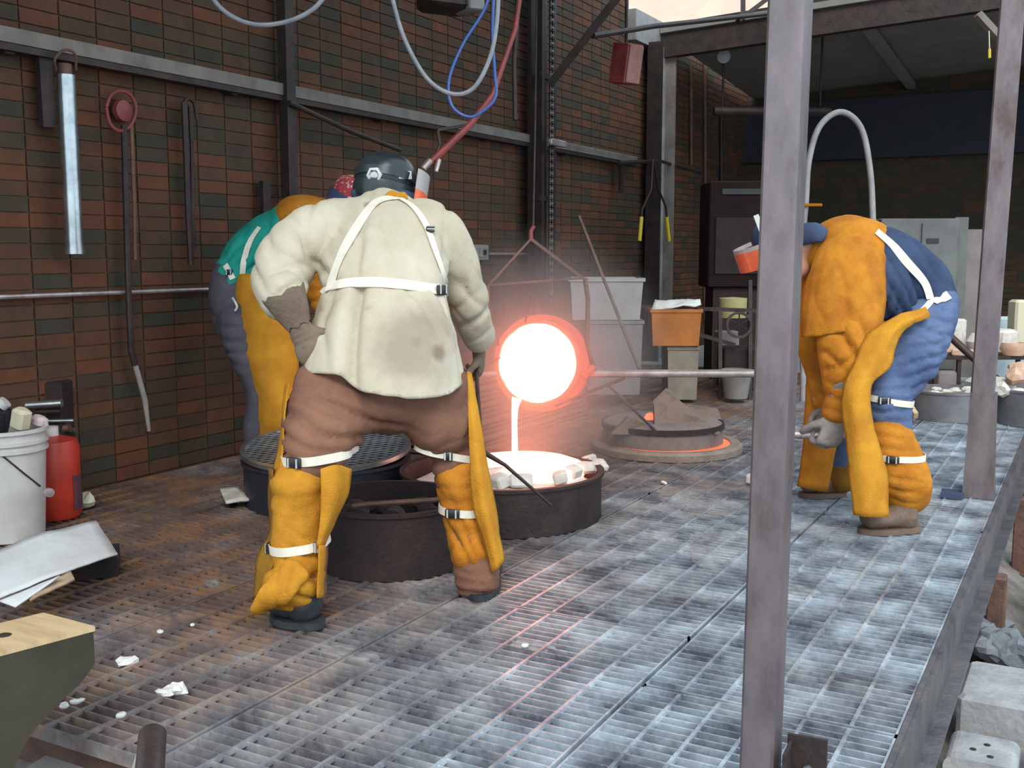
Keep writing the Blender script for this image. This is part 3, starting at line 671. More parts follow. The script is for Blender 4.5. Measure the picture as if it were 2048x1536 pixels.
sheet([PP([(932, 745, dR+.0), (937, 745, dR+.01), (941, 747, dR+.02)]), PP([(936, 830, dR-.08), (946, 830, dR-.08), (958, 830, dR-.05)]), PP([(941, 920, dR-.11), (956, 920, dR-.12), (972, 920, dR-.08)]), PP([(946, 1010, dR-.10), (968, 1010, dR-.12), (990, 1010, dR-.06)]),
       PP([(968, 1080, dR-.09), (985, 1080, dR-.11), (1001, 1080, dR-.05)]), PP([(985, 1146, dR-.08), (996, 1136, dR-.1), (1006, 1122, dR-.05)])], 'apron_panel', 'leather', pA, seed=6, label='long narrow edge of the suede apron')
sheet([PP([(574, 768, 3.46), (580, 766, 3.42)]), PP([(565, 820, 3.42), (571, 820, 3.38)]), PP([(560, 890, dL+.05), (568, 890, dL-.03)]), PP([(548, 945, dL+.03), (562, 945, dL-.05)])], 'apron_side', 'leather', pA, seed=9)
bl = bvh_of(oTr, LL, LRg)
o, pn = ring_strap(bl, P(630, 912, dL), ZU-RT*.10, .028, 'leg_strap', pA, .25)
def nearest_pn(pn, u, v): return min(pn, key=lambda q: (pix(q[0])[0]-u)**2+(pix(q[0])[1]-v)**2+(0 if q[1].dot(FH) < .2 else 1e6))
clip(nearest_pn(pn, 585, 905), ZU, o, .055, .032)
o, pn = ring_strap(bl, P(612, 1085, dL), ZU-RT*.12, .028, 'leg_strap', pA, .25); clip(nearest_pn(pn, 562, 1075), ZU, o, .05, .032); clip(nearest_pn(pn, 625, 1093), ZU, o, .012, .034)
o, pn = ring_strap(bl, P(905, 903, dR+.02), ZU+RT*.25, .024, 'leg_strap', pA, .22); clip(nearest_pn(pn, 900, 905), ZU, o, .03, .028)
o, pn = ring_strap(bl, P(924, 1016, dR+.02), ZU+RT*.05, .026, 'leg_strap', pA, .22); clip(nearest_pn(pn, 905, 1020), ZU, o, .05, .03)
boot('boot', 'boot', pA, G(640, 1258)+V((0, 0, .001)), G(640, 1258)-RT*.155+FH*.10, .11, .062)
boot('boot', 'boot', pA, G(955, 1204), G(955, 1204)+FH*.24+RT*.03, .09, .058)
# the skimming rod in the right hand
rod = MB().tube([P(950, 700, 4.15), P(962, 880, 3.95), P(968, 905, 3.90)], .008, 8).tube([P(968, 905, 3.90), P(1010, 930, 3.92), P(1102, 1010, 3.96)], [.010, .007, .005], 8)
one('skimming_rod', rod, 'darksteel', 'thin dark steel rod slanting down in front of the glowing mould drum', 'rod')

# ================================================================== person B: teal jacket, behind A, near the wall
pB = thing('person', V((G(545, 950).x, G(545, 950).y, 0)), 'person in teal jacket and orange suede apron bending between brick wall and beige jacket', 'person')
D = 5.62
hcB = P(700, 398, 5.55)
bd = MB()
limb(bd, PP([(478, 620, D), (505, 545, D), (560, 485, D), (615, 450, D)]), [(.12, .13), (.12, .12), (.12, .14), (.09, .12)], FH)
limb(bd, [P(625, 445, D), P(665, 420, 5.6), hcB], [.07, .06, .055], FH)
faceB = RT*.85-ZU*.55+FH*-.1
RB, atB = head(bd, hcB, faceB, ZU+RT*.6)
limb(bd, PP([(600, 450, 5.5), (640, 560, 5.42), (690, 690, 5.36)]), [.05, .045, .035], FH); limb(bd, PP([(630, 440, 5.75), (680, 560, 5.7), (740, 690, 5.45)]), [.05, .045, .035], FH)
limb(bd, PP([(490, 640, 5.5), (530, 780, 5.45), (520, 930, 5.5)]), [.08, .06, .045], FH); limb(bd, PP([(495, 640, 5.72), (560, 780, 5.75), (575, 925, 5.85)]), [.08, .06, .045], FH)
oB = fuse(bd, 'body', 'skin', .013, 3, None, pB); eyes(atB, RB, oB)
t = MB(); limb(t, PP([(474, 545, D), (470, 600, D), (482, 650, D)]), [(.17, .125), (.19, .135), (.17, .125)], FH)
limb(t, PP([(478, 640, 5.5), (500, 700, 5.48), (528, 780, 5.45), (520, 860, 5.48), (520, 935, 5.5)]), [.12, .115, .09, .085, .085], FH)
limb(t, PP([(500, 640, 5.72), (545, 720, 5.74), (560, 780, 5.75), (570, 860, 5.8), (575, 925, 5.85)]), [.12, .10, .09, .08, .08], FH)
fuse(t, 'trousers', 'darkdenim', .014, 4, wrinkle([(P(470, 680, 5.4), ZU, .008, .06, .15)], .006, 7, 21), pB)
jB = MB(); limb(jB, PP([(474, 566, D), (488, 535, D), (520, 502, D), (560, 475, D), (600, 450, D), (640, 438, D)]), [(.18, .125), (.19, .14), (.19, .15), (.19, .15), (.18, .14), (.10, .10)], FH)
fuse(jB, 'jacket', 'teal', .013, 4, wrinkle([(P(480, 520, 5.4), RT-ZU, .009, .06, .13), (P(560, 470, 5.4), RT, .006, .07, .13)], .006, 7, 23), pB, label='teal work jacket')
oj = MB(); limb(oj, PP([(592, 452, D), (618, 446, D), (652, 440, D)]), [(.205, .155), (.205, .150), (.14, .11)], FH)
limb(oj, PP([(605, 460, 5.46), (630, 540, 5.40), (668, 620, 5.36), (700, 700, 5.34)]), [.11, .095, .08, .065], FH); limb(oj, PP([(640, 450, 5.78), (670, 540, 5.72), (715, 620, 5.6), (745, 700, 5.46)]), [.10, .09, .075, .06], FH)
oOJ = fuse(oj, 'cape_sleeves', 'leathero', .013, 4, wrinkle([(P(650, 580, 5.3), ZU, .010, .06, .15)], .006, 7, 25), pB, label='orange suede shoulder cape with sleeves')
sheet([PP([(466, 556, 5.50), (492, 548, 5.42), (540, 552, 5.38), (596, 566, 5.36)]), PP([(470, 620, 5.46), (500, 620, 5.36), (548, 620, 5.33), (600, 620, 5.34)]), PP([(482, 700, 5.42), (515, 700, 5.34), (555, 700, 5.31), (598, 705, 5.36)]),
       PP([(500, 780, 5.42), (528, 780, 5.32), (565, 780, 5.31), (596, 785, 5.38)]), PP([(508, 850, 5.44), (535, 850, 5.36), (570, 850, 5.35), (600, 850, 5.42)]), PP([(509, 884, 5.46), (535, 886, 5.38), (568, 888, 5.38), (600, 886, 5.44)])], 'apron', 'leather', pB, th=.006, wob=.010, seed=12, label='long mustard suede apron')
bj_ = bvh_of(bpy.data.objects[oOJ.name], *[o for o in pB.children if o.name.startswith('jacket')])
strap(bj_, [(520, 455), (500, 485), (488, 520), (484, 552)], .028, 'strap', pB)
o, q = strap(bj_, [(452, 530), (460, 545), (466, 558)], .03, 'strap', pB); clip(q[len(q)//2], ZU, pB, .04, .03)
cp = MB(); zB = RB @ V((0, 0, 1)); cp.lathe(hcB+RB @ V((0, -.008, .0)), [(.098, -.005), (.102, .02), (.098, .06), (.080, .088), (.045, .106), (.0005, .112)], 24, zB); cpo = cp.build('cap', 'redcap', pB, True, 'red patterned cap')
cb = MB(); cb.lathe(hcB+RB @ V((0, -.008, -.03)), [(.098, -.02), (.106, -.02), (.107, .035), (.100, .035)], 24, zB, closed=True); cb.build('headband', 'navy', cpo, True)
glove('glove', 'glove', pB, P(712, 712, 5.34), RT*.5-ZU, RT+ZU*.4, 1, 1.2, .09); glove('glove', 'glove', pB, P(750, 705, 5.44), RT*.1-ZU, RT+ZU*.4, 1, 1.2, .09)
for q in ((515, 945, 5.5), (572, 940, 5.86)):
    g_ = P(*q); g_.z = 0.001; boot('boot', 'boot', pB, g_-RT*.06, g_+RT*.22, .13, .052)
hx = MB().tube(PP([(465, 596, 5.38), (470, 604, 5.37), (474, 614, 5.37), (470, 622, 5.37)]), .006, 8, sm=3); hx.build('key_ring', 'reflect', pB)

# ================================================================== person C: blue shirt, right, bending, profile facing left
pC = thing('person', V((G(1740, 1040).x, G(1740, 1040).y, 0)), 'person in navy shirt, jeans and mustard suede sleeves bending behind the front post', 'person')
hcC = P(1552, 484, 4.72)
bd = MB()
limb(bd, PP([(1855, 640, 4.74), (1815, 590, 4.74), (1750, 530, 4.74), (1690, 500, 4.74)]), [(.12, .13), (.12, .13), (.12, .14), (.09, .13)], FH)
limb(bd, [P(1690, 500, 4.74), P(1630, 492, 4.73), hcC], [.07, .06, .055], FH)
faceC = -RT*.93-ZU*.36; RC, atC = head(bd, hcC, faceC, ZU-RT*.9)
limb(bd, PP([(1690, 520, 4.58), (1690, 680, 4.52), (1668, 830, 4.50)]), [.05, .045, .033], FH); limb(bd, PP([(1670, 520, 4.9), (1630, 650, 4.92), (1640, 800, 4.72)]), [.05, .045, .033], FH)
fN = G(1790, 1062); dN = pix(fN)[2]; fF = G(1650, 992); dF = pix(fF)[2]
limb(bd, [P(1850, 660, 4.62), P(1762, 800, 4.50), P(1812, 1010, dN+.02)], [.09, .06, .045], FH); limb(bd, [P(1840, 660, 4.88), P(1690, 800, 4.96), P(1665, 950, dF)], [.09, .06, .045], FH)
oC = fuse(bd, 'body', 'skin', .013, 3, None, pC); eyes(atC, RC, oC)
j_ = MB(); limb(j_, PP([(1862, 606, 4.72), (1850, 650, 4.70), (1832, 690, 4.70)]), [(.165, .095), (.17, .115), (.16, .11)], FH)
limb(j_, [P(1852, 640, 4.62), P(1825, 705, 4.56), P(1780, 780, 4.50), P(1778, 815, 4.47), P(1790, 870, 4.46)], [(.12, .11), (.12, .125), (.095, .10), (.085, .09), (.07, .075)], FH)
limb(j_, [P(1845, 660, 4.86), P(1760, 740, 4.93), P(1700, 800, 4.96), P(1672, 940, dF)], [.12, .11, .085, .07], FH)
oJn = fuse(j_, 'jeans', 'denim', .011, 4, wrinkle([(P(1840, 720, 4.45), RT*-.25+ZU, .009, .055, .16), (P(1780, 800, 4.40), ZU, .010, .045, .10), (P(1860, 660, 4.5), ZU+RT*.3, .006, .05, .13)], .005, 8, 31), pC, label='faded blue jeans')
s_ = MB(); limb(s_, PP([(1858, 604, 4.73), (1835, 575, 4.73), (1800, 548, 4.73), (1750, 520, 4.73), (1710, 505, 4.73)]), [(.165, .12), (.175, .145), (.18, .155), (.18, .155), (.17, .14)], FH)
limb(s_, PP([(1760, 560, 4.66), (1780, 600, 4.64), (1790, 615, 4.66)]), [(.13, .12), (.12, .11), (.10, .08)], FH)
oSh = fuse(s_, 'shirt', 'shirt', .011, 4, wrinkle([(P(1820, 590, 4.5), RT+ZU*.6, .010, .055, .16), (P(1770, 620, 4.5), RT*.8-ZU*.2, .012, .05, .12)], .006, 7, 33), pC, label='navy shirt')
L_ = MB(); limb(L_, PP([(1728, 512, 4.74), (1700, 500, 4.74), (1668, 497, 4.74), (1640, 507, 4.74)]), [(.195, .158), (.20, .152), (.18, .13), (.12, .10)], FH)
limb(L_, PP([(1700, 520, 4.62), (1690, 580, 4.58), (1684, 640, 4.56), (1680, 690, 4.56)]), [(.13, .152), (.15, .172), (.15, .168), (.145, .16)], FH)
oCp = fuse(L_, 'cape', 'leathero', .0105, 3, wrinkle([(P(1700, 600, 4.4), RT+ZU*.2, .005, .12, .14)], .004, 5, 35), pC, cut=lambda p: p.z < P(1680, 660, 4.5).z+.22*((p-P(1680, 660, 4.5)).dot(RT)), shell=.006, label='mustard suede shoulder cape')
L_ = MB(); limb(L_, PP([(1700, 560, 4.58), (1698, 630, 4.54), (1697, 690, 4.51), (1688, 750, 4.50), (1676, 800, 4.50), (1668, 828, 4.50)]), [(.10, .10), (.125, .13), (.115, .125), (.095, .10), (.072, .072), (.064, .056)], FH)
limb(L_, PP([(1640, 560, 4.90), (1628, 600, 4.93), (1622, 650, 4.92), (1640, 740, 4.82), (1648, 800, 4.72)]), [.10, .10, .078, .07, .055], FH)
oLC = fuse(L_, 'sleeves', 'leathero', .0105, 2, wrinkle([(P(1700, 690, 4.4), ZU*.8+RT, .017, .085, .10), (P(1670, 740, 4.4), ZU*.9-RT*.7, .014, .07, .08), (P(1672, 800, 4.4), ZU+RT*.4, .010, .05, .07)], .007, 6, 36), pC, label='baggy mustard suede sleeves')
MB().lathe(P(1612, 652, 4.74), [(.007, 0), (.007, .004), (.001, .005)], 10, -FH).build('rivet', 'buckle', oLC)
bc = bvh_of(oSh, oCp, oLC, oJn)
strap(bc, [(1752, 464), (1785, 492), (1820, 532), (1848, 566), (1860, 600)], .036, 'strap', pC)
strap(bc, [(1866, 606), (1884, 598), (1897, 590)], .038, 'waist_strap', pC)
strap(bc, [(1862, 604), (1852, 616), (1838, 628)], .026, 'waist_strap', pC)
# apron: from the waist along the thigh, then straight down in front of the near shin
sheet([PP([(1850, 616, 4.48), (1856, 626, 4.46), (1858, 634, 4.46)]), PP([(1790, 636, 4.42), (1800, 648, 4.37), (1812, 656, 4.40)]), PP([(1735, 672, 4.40), (1768, 690, 4.34), (1792, 690, 4.38)]), PP([(1712, 720, 4.38), (1745, 730, 4.33), (1776, 735, 4.36)]),
       PP([(1690, 770, 4.36), (1718, 775, 4.31), (1742, 770, 4.33)]), PP([(1685, 820, 4.36), (1712, 825, 4.30), (1740, 828, 4.33)]), PP([(1694, 900, 4.34), (1725, 905, 4.29), (1762, 905, 4.33)]),
       PP([(1702, 970, 4.33), (1735, 975, 4.28), (1775, 975, 4.32)]), PP([(1707, 1030, 4.32), (1738, 1034, 4.28), (1774, 1034, 4.31)])], 'apron', 'leather', pC, th=.006, wob=.008, seed=40, label='long mustard suede apron hanging to the ankle')
sheet([PP([(1632, 700, 4.80), (1648, 690, 4.76), (1668, 690, 4.76)]), PP([(1612, 770, 4.82), (1640, 770, 4.76), (1668, 770, 4.78)]), PP([(1610, 850, 4.84), (1640, 850, 4.78), (1680, 850, 4.80)]),
       PP([(1604, 910, 4.86), (1635, 912, 4.79), (1668, 912, 4.80)]), PP([(1596, 972, 4.88), (1628, 980, 4.82), (1656, 985, 4.84)])], 'legging', 'leathero', pC, th=.006, wob=.007, seed=43, label='orange suede legging on the far leg')
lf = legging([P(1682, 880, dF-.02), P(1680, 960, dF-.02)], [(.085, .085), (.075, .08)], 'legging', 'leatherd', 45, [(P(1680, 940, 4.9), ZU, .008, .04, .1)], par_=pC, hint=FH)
ln = legging([P(1780, 862, 4.47), P(1795, 910, 4.46), P(1808, 960, 4.45), P(1812, 990, dN+.01)], [(.085, .088), (.09, .10), (.095, .105), (.095, .10)], 'legging', 'leathero', 47, [(P(1810, 985, 4.3), ZU+RT*.2, .011, .045, .09), (P(1790, 900, 4.4), ZU, .004, .05, .1)], par_=pC, hint=FH, label='orange suede legging over the brown boot')
bl = bvh_of(ln, oJn)
o, pn = ring_strap(bl, P(1796, 911, 4.46), ZU, .026, 'leg_strap', pC, .22); clip(nearest_pn(pn, 1790, 911), ZU, o, .05, .03)
o, pn = ring_strap(bl, P(1768, 798, 4.48), ZU+RT*.15, .026, 'leg_strap', pC, .2); clip(nearest_pn(pn, 1765, 800), ZU, o, .05, .03)
boot('boot', 'bootb', pC, G(1836, 1062)+V((0, 0, .001)), G(1836, 1062)-RT*.255-FH*.04, .14, .06)
boot('boot', 'bootb', pC, G(1690, 992)+V((0, 0, .001)), G(1690, 992)-RT*.22-FH*.03, .13, .05)
cp = MB(); zC = RC @ V((0, 0, 1)); cp.lathe(hcC+RC @ V((0, -.008, .0)), [(.100, -.02), (.108, .015), (.104, .055), (.085, .085), (.05, .105), (.0005, .112)], 24, zC); cpo = cp.build('cap', 'navy', pC, True, 'navy cap with a loose neck flap')
fl = MB(); limb(fl, PP([(1600, 470, 4.68), (1630, 466, 4.62), (1648, 472, 4.60)]), [(.03, .05), (.022, .048), (.015, .035)], FH, 14); fuse(fl, 'neck_flap', 'navy', .009, 3, None, cpo)
vC = visor(hcC, RC, 'visor', -.075, .01, .185, pC, .95); visor(hcC, RC, 'visorg', .01, .028, .184, vC, 1.2, name='visor_band')
vb = MB().beam(P(1508, 436, 4.6), P(1528, 470, 4.6), .03, .012).tube(PP([(1600, 410, 4.72), (1642, 410, 4.70)]), .008, 8); vb.v and MB().beam(P(1512, 430, 4.6), P(1526, 468, 4.6), .022, .010).build('visor_bracket', 'reflect', vC)
glove('glove', 'glove', pC, P(1676, 828, 4.50), -RT*.28-ZU, RT*.4-FH*1.0, 1, 1.25, .10, 1.3, 'grey suede glove closed on the pipe handle')
glove('glove', 'glove', pC, P(1655, 815, 4.72), -RT*.3-ZU, FH, -1, 1.3, .08, 1.0)

# ================================================================== foundry gear
# bronze-pouring crucible in its shank, held by the two pourers, hung from the chain
D0 = 5.05
cc = P(1075, 726, D0); ax = (-FW - RT*.26 - ZU*.02).normalized()      # mouth direction
crux = thing('crucible', cc, 'white-hot tilted crucible pouring metal, in a ring shank under a thin lifting frame', 'crucible')
mb = MB(); mb.lathe(cc, [(.075, -.40), (.15, -.37), (.19, -.26), (.205, -.10), (.205, .0), (.190, .012), (.182, .0)], 40, ax); mb.build('pot', 'rim', crux)
mb = MB(); mb.lathe(cc, [(.184, .004), (.176, -.06), (.166, -.16), (.0005, -.18)], 40, ax); pot_in = mb.build('hot_lining', 'hot', crux)
# molten metal: level surface inside the tilted pot
mb = MB(); lat_ = ax.cross(ZU).normalized(); upd = lat_.cross(ax).normalized()
if upd.z < 0: upd = -upd
prof = []
ring = []
for k in range(48):
    a = 2*math.pi*k/48; jag = 1+.012*math.sin(k*5.1)+.02*noise.noise(V((k*.7, 0, 0)))
    ring.append(cc+(lat_*math.cos(a)+upd*math.sin(a))*.186*jag+ax*.006)
mb.loft([[p-ax*.05 for p in ring], ring, [cc+(p-cc)*.9+ax*.018 for p in ring], [cc+(p-cc)*.4+ax*.026 for p in ring]]); mb.build('molten_metal', 'melt', crux)
mb = MB(); mb.lathe(cc-ax*.09, [(.208, -.02), (.232, -.02), (.232, .02), (.208, .02)], 44, ax, closed=True); mb.build('shank_ring', 'rim', crux)
BE = [P(725, 765, 5.36), P(985, 745, 5.10), P(1150, 746, 5.06)]
mb = MB().tube([P(728, 762, 5.36), P(868, 752, 5.22), P(1000, 746, 5.11)], .017, 10); mb.build('shank_bar', 'silver', crux)
mb = MB().tube([P(1180, 747, 5.06), P(1350, 747, 4.94), P(1552, 747, 4.78)], .018, 12); mb.build('shank_bar', 'silver', crux)
mb = MB().tube([P(1552, 747, 4.78), P(1556, 868, 4.60)], .017, 10); mb.build('handle_fork', 'silver', crux)
mb = MB().tube([P(1556, 868, 4.60), P(1645, 870, 4.55), P(1700, 870, 4.52)], .018, 12); mb.build('handle', 'silver', crux, label='pale pipe handle')
mb = MB().beam(P(1250, 756, 5.02), P(1108, 812, 4.98), .022, .012, FH, bev=.003); mb.build('brace', 'rust', crux)
mb = MB().beam(P(952, 745, 5.14), P(1000, 715, 5.05), .018, .010, FH, bev=.003); mb.build('brace', 'rust', crux)
mb = MB().tube(PP([(1185, 735, 5.05), (1178, 742, 5.02), (1170, 750, 5.0)]), .016, 8).beam(P(1160, 748, 5.06), P(1196, 748, 5.06), .05, .02, FH, bev=.004); mb.build('pivot', 'rim', crux)
bail = crux
MB().beam(P(1060, 480, 5.05), P(976, 572, 5.02), .016, .010, FH).build('bail_bar', 'rust', bail)
MB().beam(P(976, 570, 5.02), P(978, 610, 5.02), .018, .012, FH).beam(P(978, 608, 5.02), P(998, 692, 5.04), .018, .012, FH).build('bail_bar', 'rust', bail)
MB().beam(P(1062, 478, 5.05), P(1168, 558, 5.08), .020, .014, FH).build('bail_bar', 'rust', bail)
MB().beam(P(976, 570, 5.03), P(1168, 556, 5.08), .016, .010, FH).build('bail_bar', 'rust', bail)
MB().tube(PP([(1170, 556, 5.08), (1176, 600, 5.08), (1174, 690, 5.07), (1190, 745, 5.05)]), .011, 8).build('bail_bar', 'rust', bail)
MB().tube(PP([(1060, 590, 5.03), (1056, 620, 5.03), (1050, 645, 5.0)]), .004, 6).build('hook', 'darksteel', bail)
MB().tube(PP([(1062, 480, 5.05), (1062, 462, 5.05), (1068, 452, 5.05)]), .010, 8).build('shackle', 'redpaint', bail)
# stream
land = P(1030, 917, 5.0)
st = MB().tube([P(1034, 796, 4.99), P(1030, 815, 4.99), P(1029, 850, 4.99), land], [.024, .016, .013, .015], 10, sm=4)
one('metal_stream', st, 'stream', 'thin glowing stream of molten metal falling from the crucible', 'molten metal')

def tub(name, c, r, h, m, label, cat, rim=.012, wall=.012, group=None):
    t = thing(name, V((c.x, c.y, 0)), label, cat, group)
    mb = MB(); mb.lathe(V((c.x, c.y, .001)), [(r, 0), (r, h), (r-wall, h), (r-wall, .02), (.001, .02)], 56); mb.build('shell', m, t)
    mb = MB(); mb.lathe(V((c.x, c.y, 0)), [(r, h-.014), (r+rim, h-.012), (r+rim, h+.002), (r-wall, h+.002)], 56, closed=True); mb.build('rim', m, t)
    return t
# mould drum with glowing mould
cm = P(1004, 1025, 4.78); cm.z = 0
td = tub('mould_drum', cm, .44, .20, 'darksteel', 'wide low dark steel drum holding the glowing mould under the pouring stream', 'drum')
def lumps(n, c, r, z, size, m, parent, name, seed=0, sq=.6):
    rd = random.Random(seed)
    for k in range(n):
        a = rd.uniform(0, 2*math.pi); q = r*math.sqrt(rd.uniform(0, 1)); s_ = size*rd.uniform(.6, 1.3); mb = MB(); p = V((c.x+math.cos(a)*q, c.y+math.sin(a)*q, z+s_*sq*.4))
        ell(mb, (0, 0, 0), (s_, s_*rd.uniform(.6, 1), s_*sq), None, 10); off = rd.uniform(0, 50)
        mb.v = [tuple(p+V(v)*(1+.5*noise.noise(V(v)/s_*1.3+V((off, 0, 0))))) for v in mb.v]
        mb.build(name, m, parent)
mb = MB(); rng = []
for rr, zz in ((.426, .12), (.36, .155), (.24, .165), (.001, .17)): rng.append([cm+V((math.cos(2*math.pi*k/40)*rr, math.sin(2*math.pi*k/40)*rr, zz+.012*noise.noise(V((k*.5, rr*9, 3))))) for k in range(40)])
mb.loft(rng); mb.build('packed_sand', 'plaster', td)
mc = G(1048, 928, .2); mcore = V((mc.x, mc.y, 0))
mb = MB(); n = 36; rng = []
for rr, zz in ((.27, .15), (.27, .202), (.22, .220), (.001, .225)): rng.append([mcore+V((math.cos(2*math.pi*k/n)*rr*(1+.12*noise.noise(V((k*.6, 0, 5)))), math.sin(2*math.pi*k/n)*rr, zz)) for k in range(n)])
mb.loft(rng); mb.build('hot_mould', 'hotcore', td)
mb = MB(); mb.lathe(V((mcore.x, mcore.y, .222)), [(.10, 0), (.10, .012), (.001, .014)], 28); mb.build('molten_pool', 'melt', td)
for u, v, a in ((1000, 962, .055), (1042, 962, .06), (1146, 944, .05), (1170, 936, .05), (1178, 920, .045), (985, 950, .06), (1120, 955, .05)):
    p = G(u, v, .19); mb = MB().box(p, (a*1.6, a*1.2, a), Matrix.Rotation(u*.1, 3, 'Z') @ Matrix.Rotation(.3, 3, 'X'), bev=.008); mb.build('plaster_chunk', 'plaster', td)
lumps(10, P(1165, 930, 4.9), .10, .175, .035, 'plaster', td, 'plaster_chunk', 3)
# left drum with expanded-metal lid
cl = P(655, 998, 5.05); cl.z = 0
tl = tub('mesh_drum', cl, .38, .20, mat('blue_black_steel', (.03, .03, .045), (.05, .045, .06), rough=.5, metal=.4, scale=5), 'low blue-black round drum with a metal mesh lid behind the beige jacket', 'drum')
mb = MB(); tilt = Matrix.Rotation(math.radians(6), 3, RT); cz = cl+V((0, 0, .250))
mb.lathe(cz, [(.37, -.010), (.393, -.010), (.393, .010), (.37, .010)], 60, tilt @ ZU, closed=True); lid = mb.build('lid_rim', 'galv', tl)
mb = MB(); pt = .034
for s_ in (1, -1):
    for k in range(-24, 25):
        o_ = k*pt; rr = .372
        if abs(o_) < rr:
            L2 = math.sqrt(rr*rr-o_*o_); d1 = (RT*.9+FH*s_*.44).normalized(); d2 = ZU.cross(d1); mb.beam(cz+tilt @ (d2*o_-d1*L2), cz+tilt @ (d2*o_+d1*L2), .004, .006, ZU)
o = mb.build('mesh_strands', 'galv', lid, False); o['kind'] = 'stuff'
mb = MB(); mb.lathe(cz-ZU*.008, [(.365, 0), (.365, .003), (.001, .003)], 40, tilt @ ZU); mb.build('lid_backing', 'darksteel', tl)
# black tub in the foreground between the legs
cf = P(782, 1120, 4.06); cf.z = 0
tf = tub('black_tub', cf, .285, .24, 'soot', 'sooty black round tub between the legs of the beige-jacketed person', 'tub', rim=.010)
MB().tube([G(705, 1012, .255), G(740, 1008, .262), G(870, 1000, .262), G(900, 992, .262)], .010, 8).build('handle_bar', 'rust', tf)
lumps(14, cf, .2, .17, .05, 'soot', tf, 'clinker', 8)
# furnace mouth ring with lid and plates
cr_ = P(1333, 890, 6.35); cr_.z = 0
fr = thing('furnace', cr_, 'sunken round furnace with a pale rim and a red glowing slit at deck level', 'furnace')
mb = MB(); mb.lathe(cr_, [(.36, .001), (.44, .001), (.44, .035), (.425, .05), (.375, .05), (.36, .035)], 56, closed=True); mb.build('collar', mat('sandy_collar', (.33, .25, .20), (.22, .17, .14), rough=.8, scale=9, bump=.5), fr)
mb = MB(); mb.lathe(cr_, [(.37, .030), (.37, .042), (.001, .042)], 48); mb.build('glowing_slit', 'ember', fr)
fl_ = P(1325, 875, 6.33); fl_.z = 0
lidf = thing('round_slab', fl_+V((0, 0, .05)), 'thick sooty round lid lying over the glowing furnace mouth', 'lid')
mb = MB(); mb.lathe(fl_+ZU*.052, [(.352, 0), (.352, .03), (.345, .11), (.31, .13), (.10, .135), (.095, .13), (.0005, .13)], 48); mb.build('slab', 'refract', lidf)
mb = MB(); mb.lathe(fl_+ZU*.052, [(.345, .085), (.358, .085), (.358, .115), (.345, .115)], 48, closed=True); mb.build('band', 'darksteel', lidf)
mb = MB(); mb.lathe(P(1300, 838, 6.25), [(.034, -.02), (.034, .02), (.001, .02)], 16, -FH+ZU*.4); mb.build('vent_glow', 'ember', lidf, label='glowing vent hole')
one('refractory_plate', MB().prism(PP([(1222, 868, 6.05), (1256, 835, 6.05), (1300, 850, 6.05), (1306, 872, 6.05)]), FH*.05), 'cone', 'small pale slab on the left of the furnace lid', 'slab', 'slabs around the furnace')
one('refractory_plate', MB().prism([P(1310, 868, 6.06), P(1308, 812, 6.16), P(1335, 785, 6.28), P(1368, 815, 6.25), P(1440, 868, 6.08)], FH*.06+ZU*.02), 'cone', 'large grey triangular plate leaning on the furnace lid', 'slab', 'slabs around the furnace')
one('refractory_plate', MB().prism([P(1362, 812, 6.42), P(1436, 818, 6.46), P(1450, 862, 6.3), P(1395, 868, 6.28)], FH*.05), 'cone', 'rust-stained plate at the right end of the furnace lid', 'slab', 'slabs around the furnace')
one('poker', MB().tube([P(1212, 766, 6.0), P(1322, 872, 6.0)], .008, 8), 'darksteel', 'thin dark poker leaning onto the furnace lid', 'rod')
# pile of oily plates behind the drum
pl = thing('plate_stack', P(1070, 860, 6.6)*1, 'stack of long thin rust-brown plates against the brick wall behind the mould drum', 'stack of plates'); pl.location.z = 0
base_z = 0.0; A0 = G(945, 905); yd = V((0, 1, 0))
for k in range(12):
    zz = .012+k*.034; xx0 = -3.25+.02*math.sin(k*2.3); mb = MB().box((-3.42+.015*math.sin(k*2.1), 6.0+.03*math.sin(k*1.3), zz+.004), (.55, 1.85, .022), Matrix.Rotation(.01*math.sin(k*1.9), 3, 'Z'), bev=.004); mb.build('plate', 'pile', pl)
# mast with roller chain near the wall
mst = thing('hoist_mast', X(1085, 775, -4.12), 'tall dark steel mast with a roller chain, in front of the brick wall', 'mast'); mx = X(1085, 700, -4.12); mst.location = V((mx.x, mx.y, 0))
y0 = mx.y
MB().box((-4.12, y0-.06, 2.2), (.06, .05, 4.4)).build('upright', 'darksteel', mst); MB().box((-4.12, y0+.17, 2.2), (.05, .04, 4.4)).build('upright', 'darksteel', mst)
MB().box((-4.2, y0+.05, 2.2), (.03, .30, 4.4)).build('back_plate', 'darksteel', mst)
for z in (.6, 1.6, 2.6, 3.6): MB().box((-4.12, y0+.05, z), (.04, .3, .05)).build('crosspiece', 'darksteel', mst)
ch = MB(); zc = .75
while zc < 4.3:
    for s_ in (-1, 1): ch.box((-4.06+.0, y0+.035+s_*.022, zc), (.012, .008, .055), bev=.003)
    ch.box((-4.06, y0+.035, zc), (.016, .05, .014)); zc += .062
o = ch.build('roller_chain', 'lightpaint', mst, False); o['kind'] = 'stuff'
#%%REST
# ------------------------------------------------------------------ posts
pf = G(1535, 1575); fx, fy = -.575, 2.235
post = thing('steel_post', V((fx, fy, 0)), 'tall square weathered steel post nearest the camera, splitting the view', 'post', 'square posts of the deck')
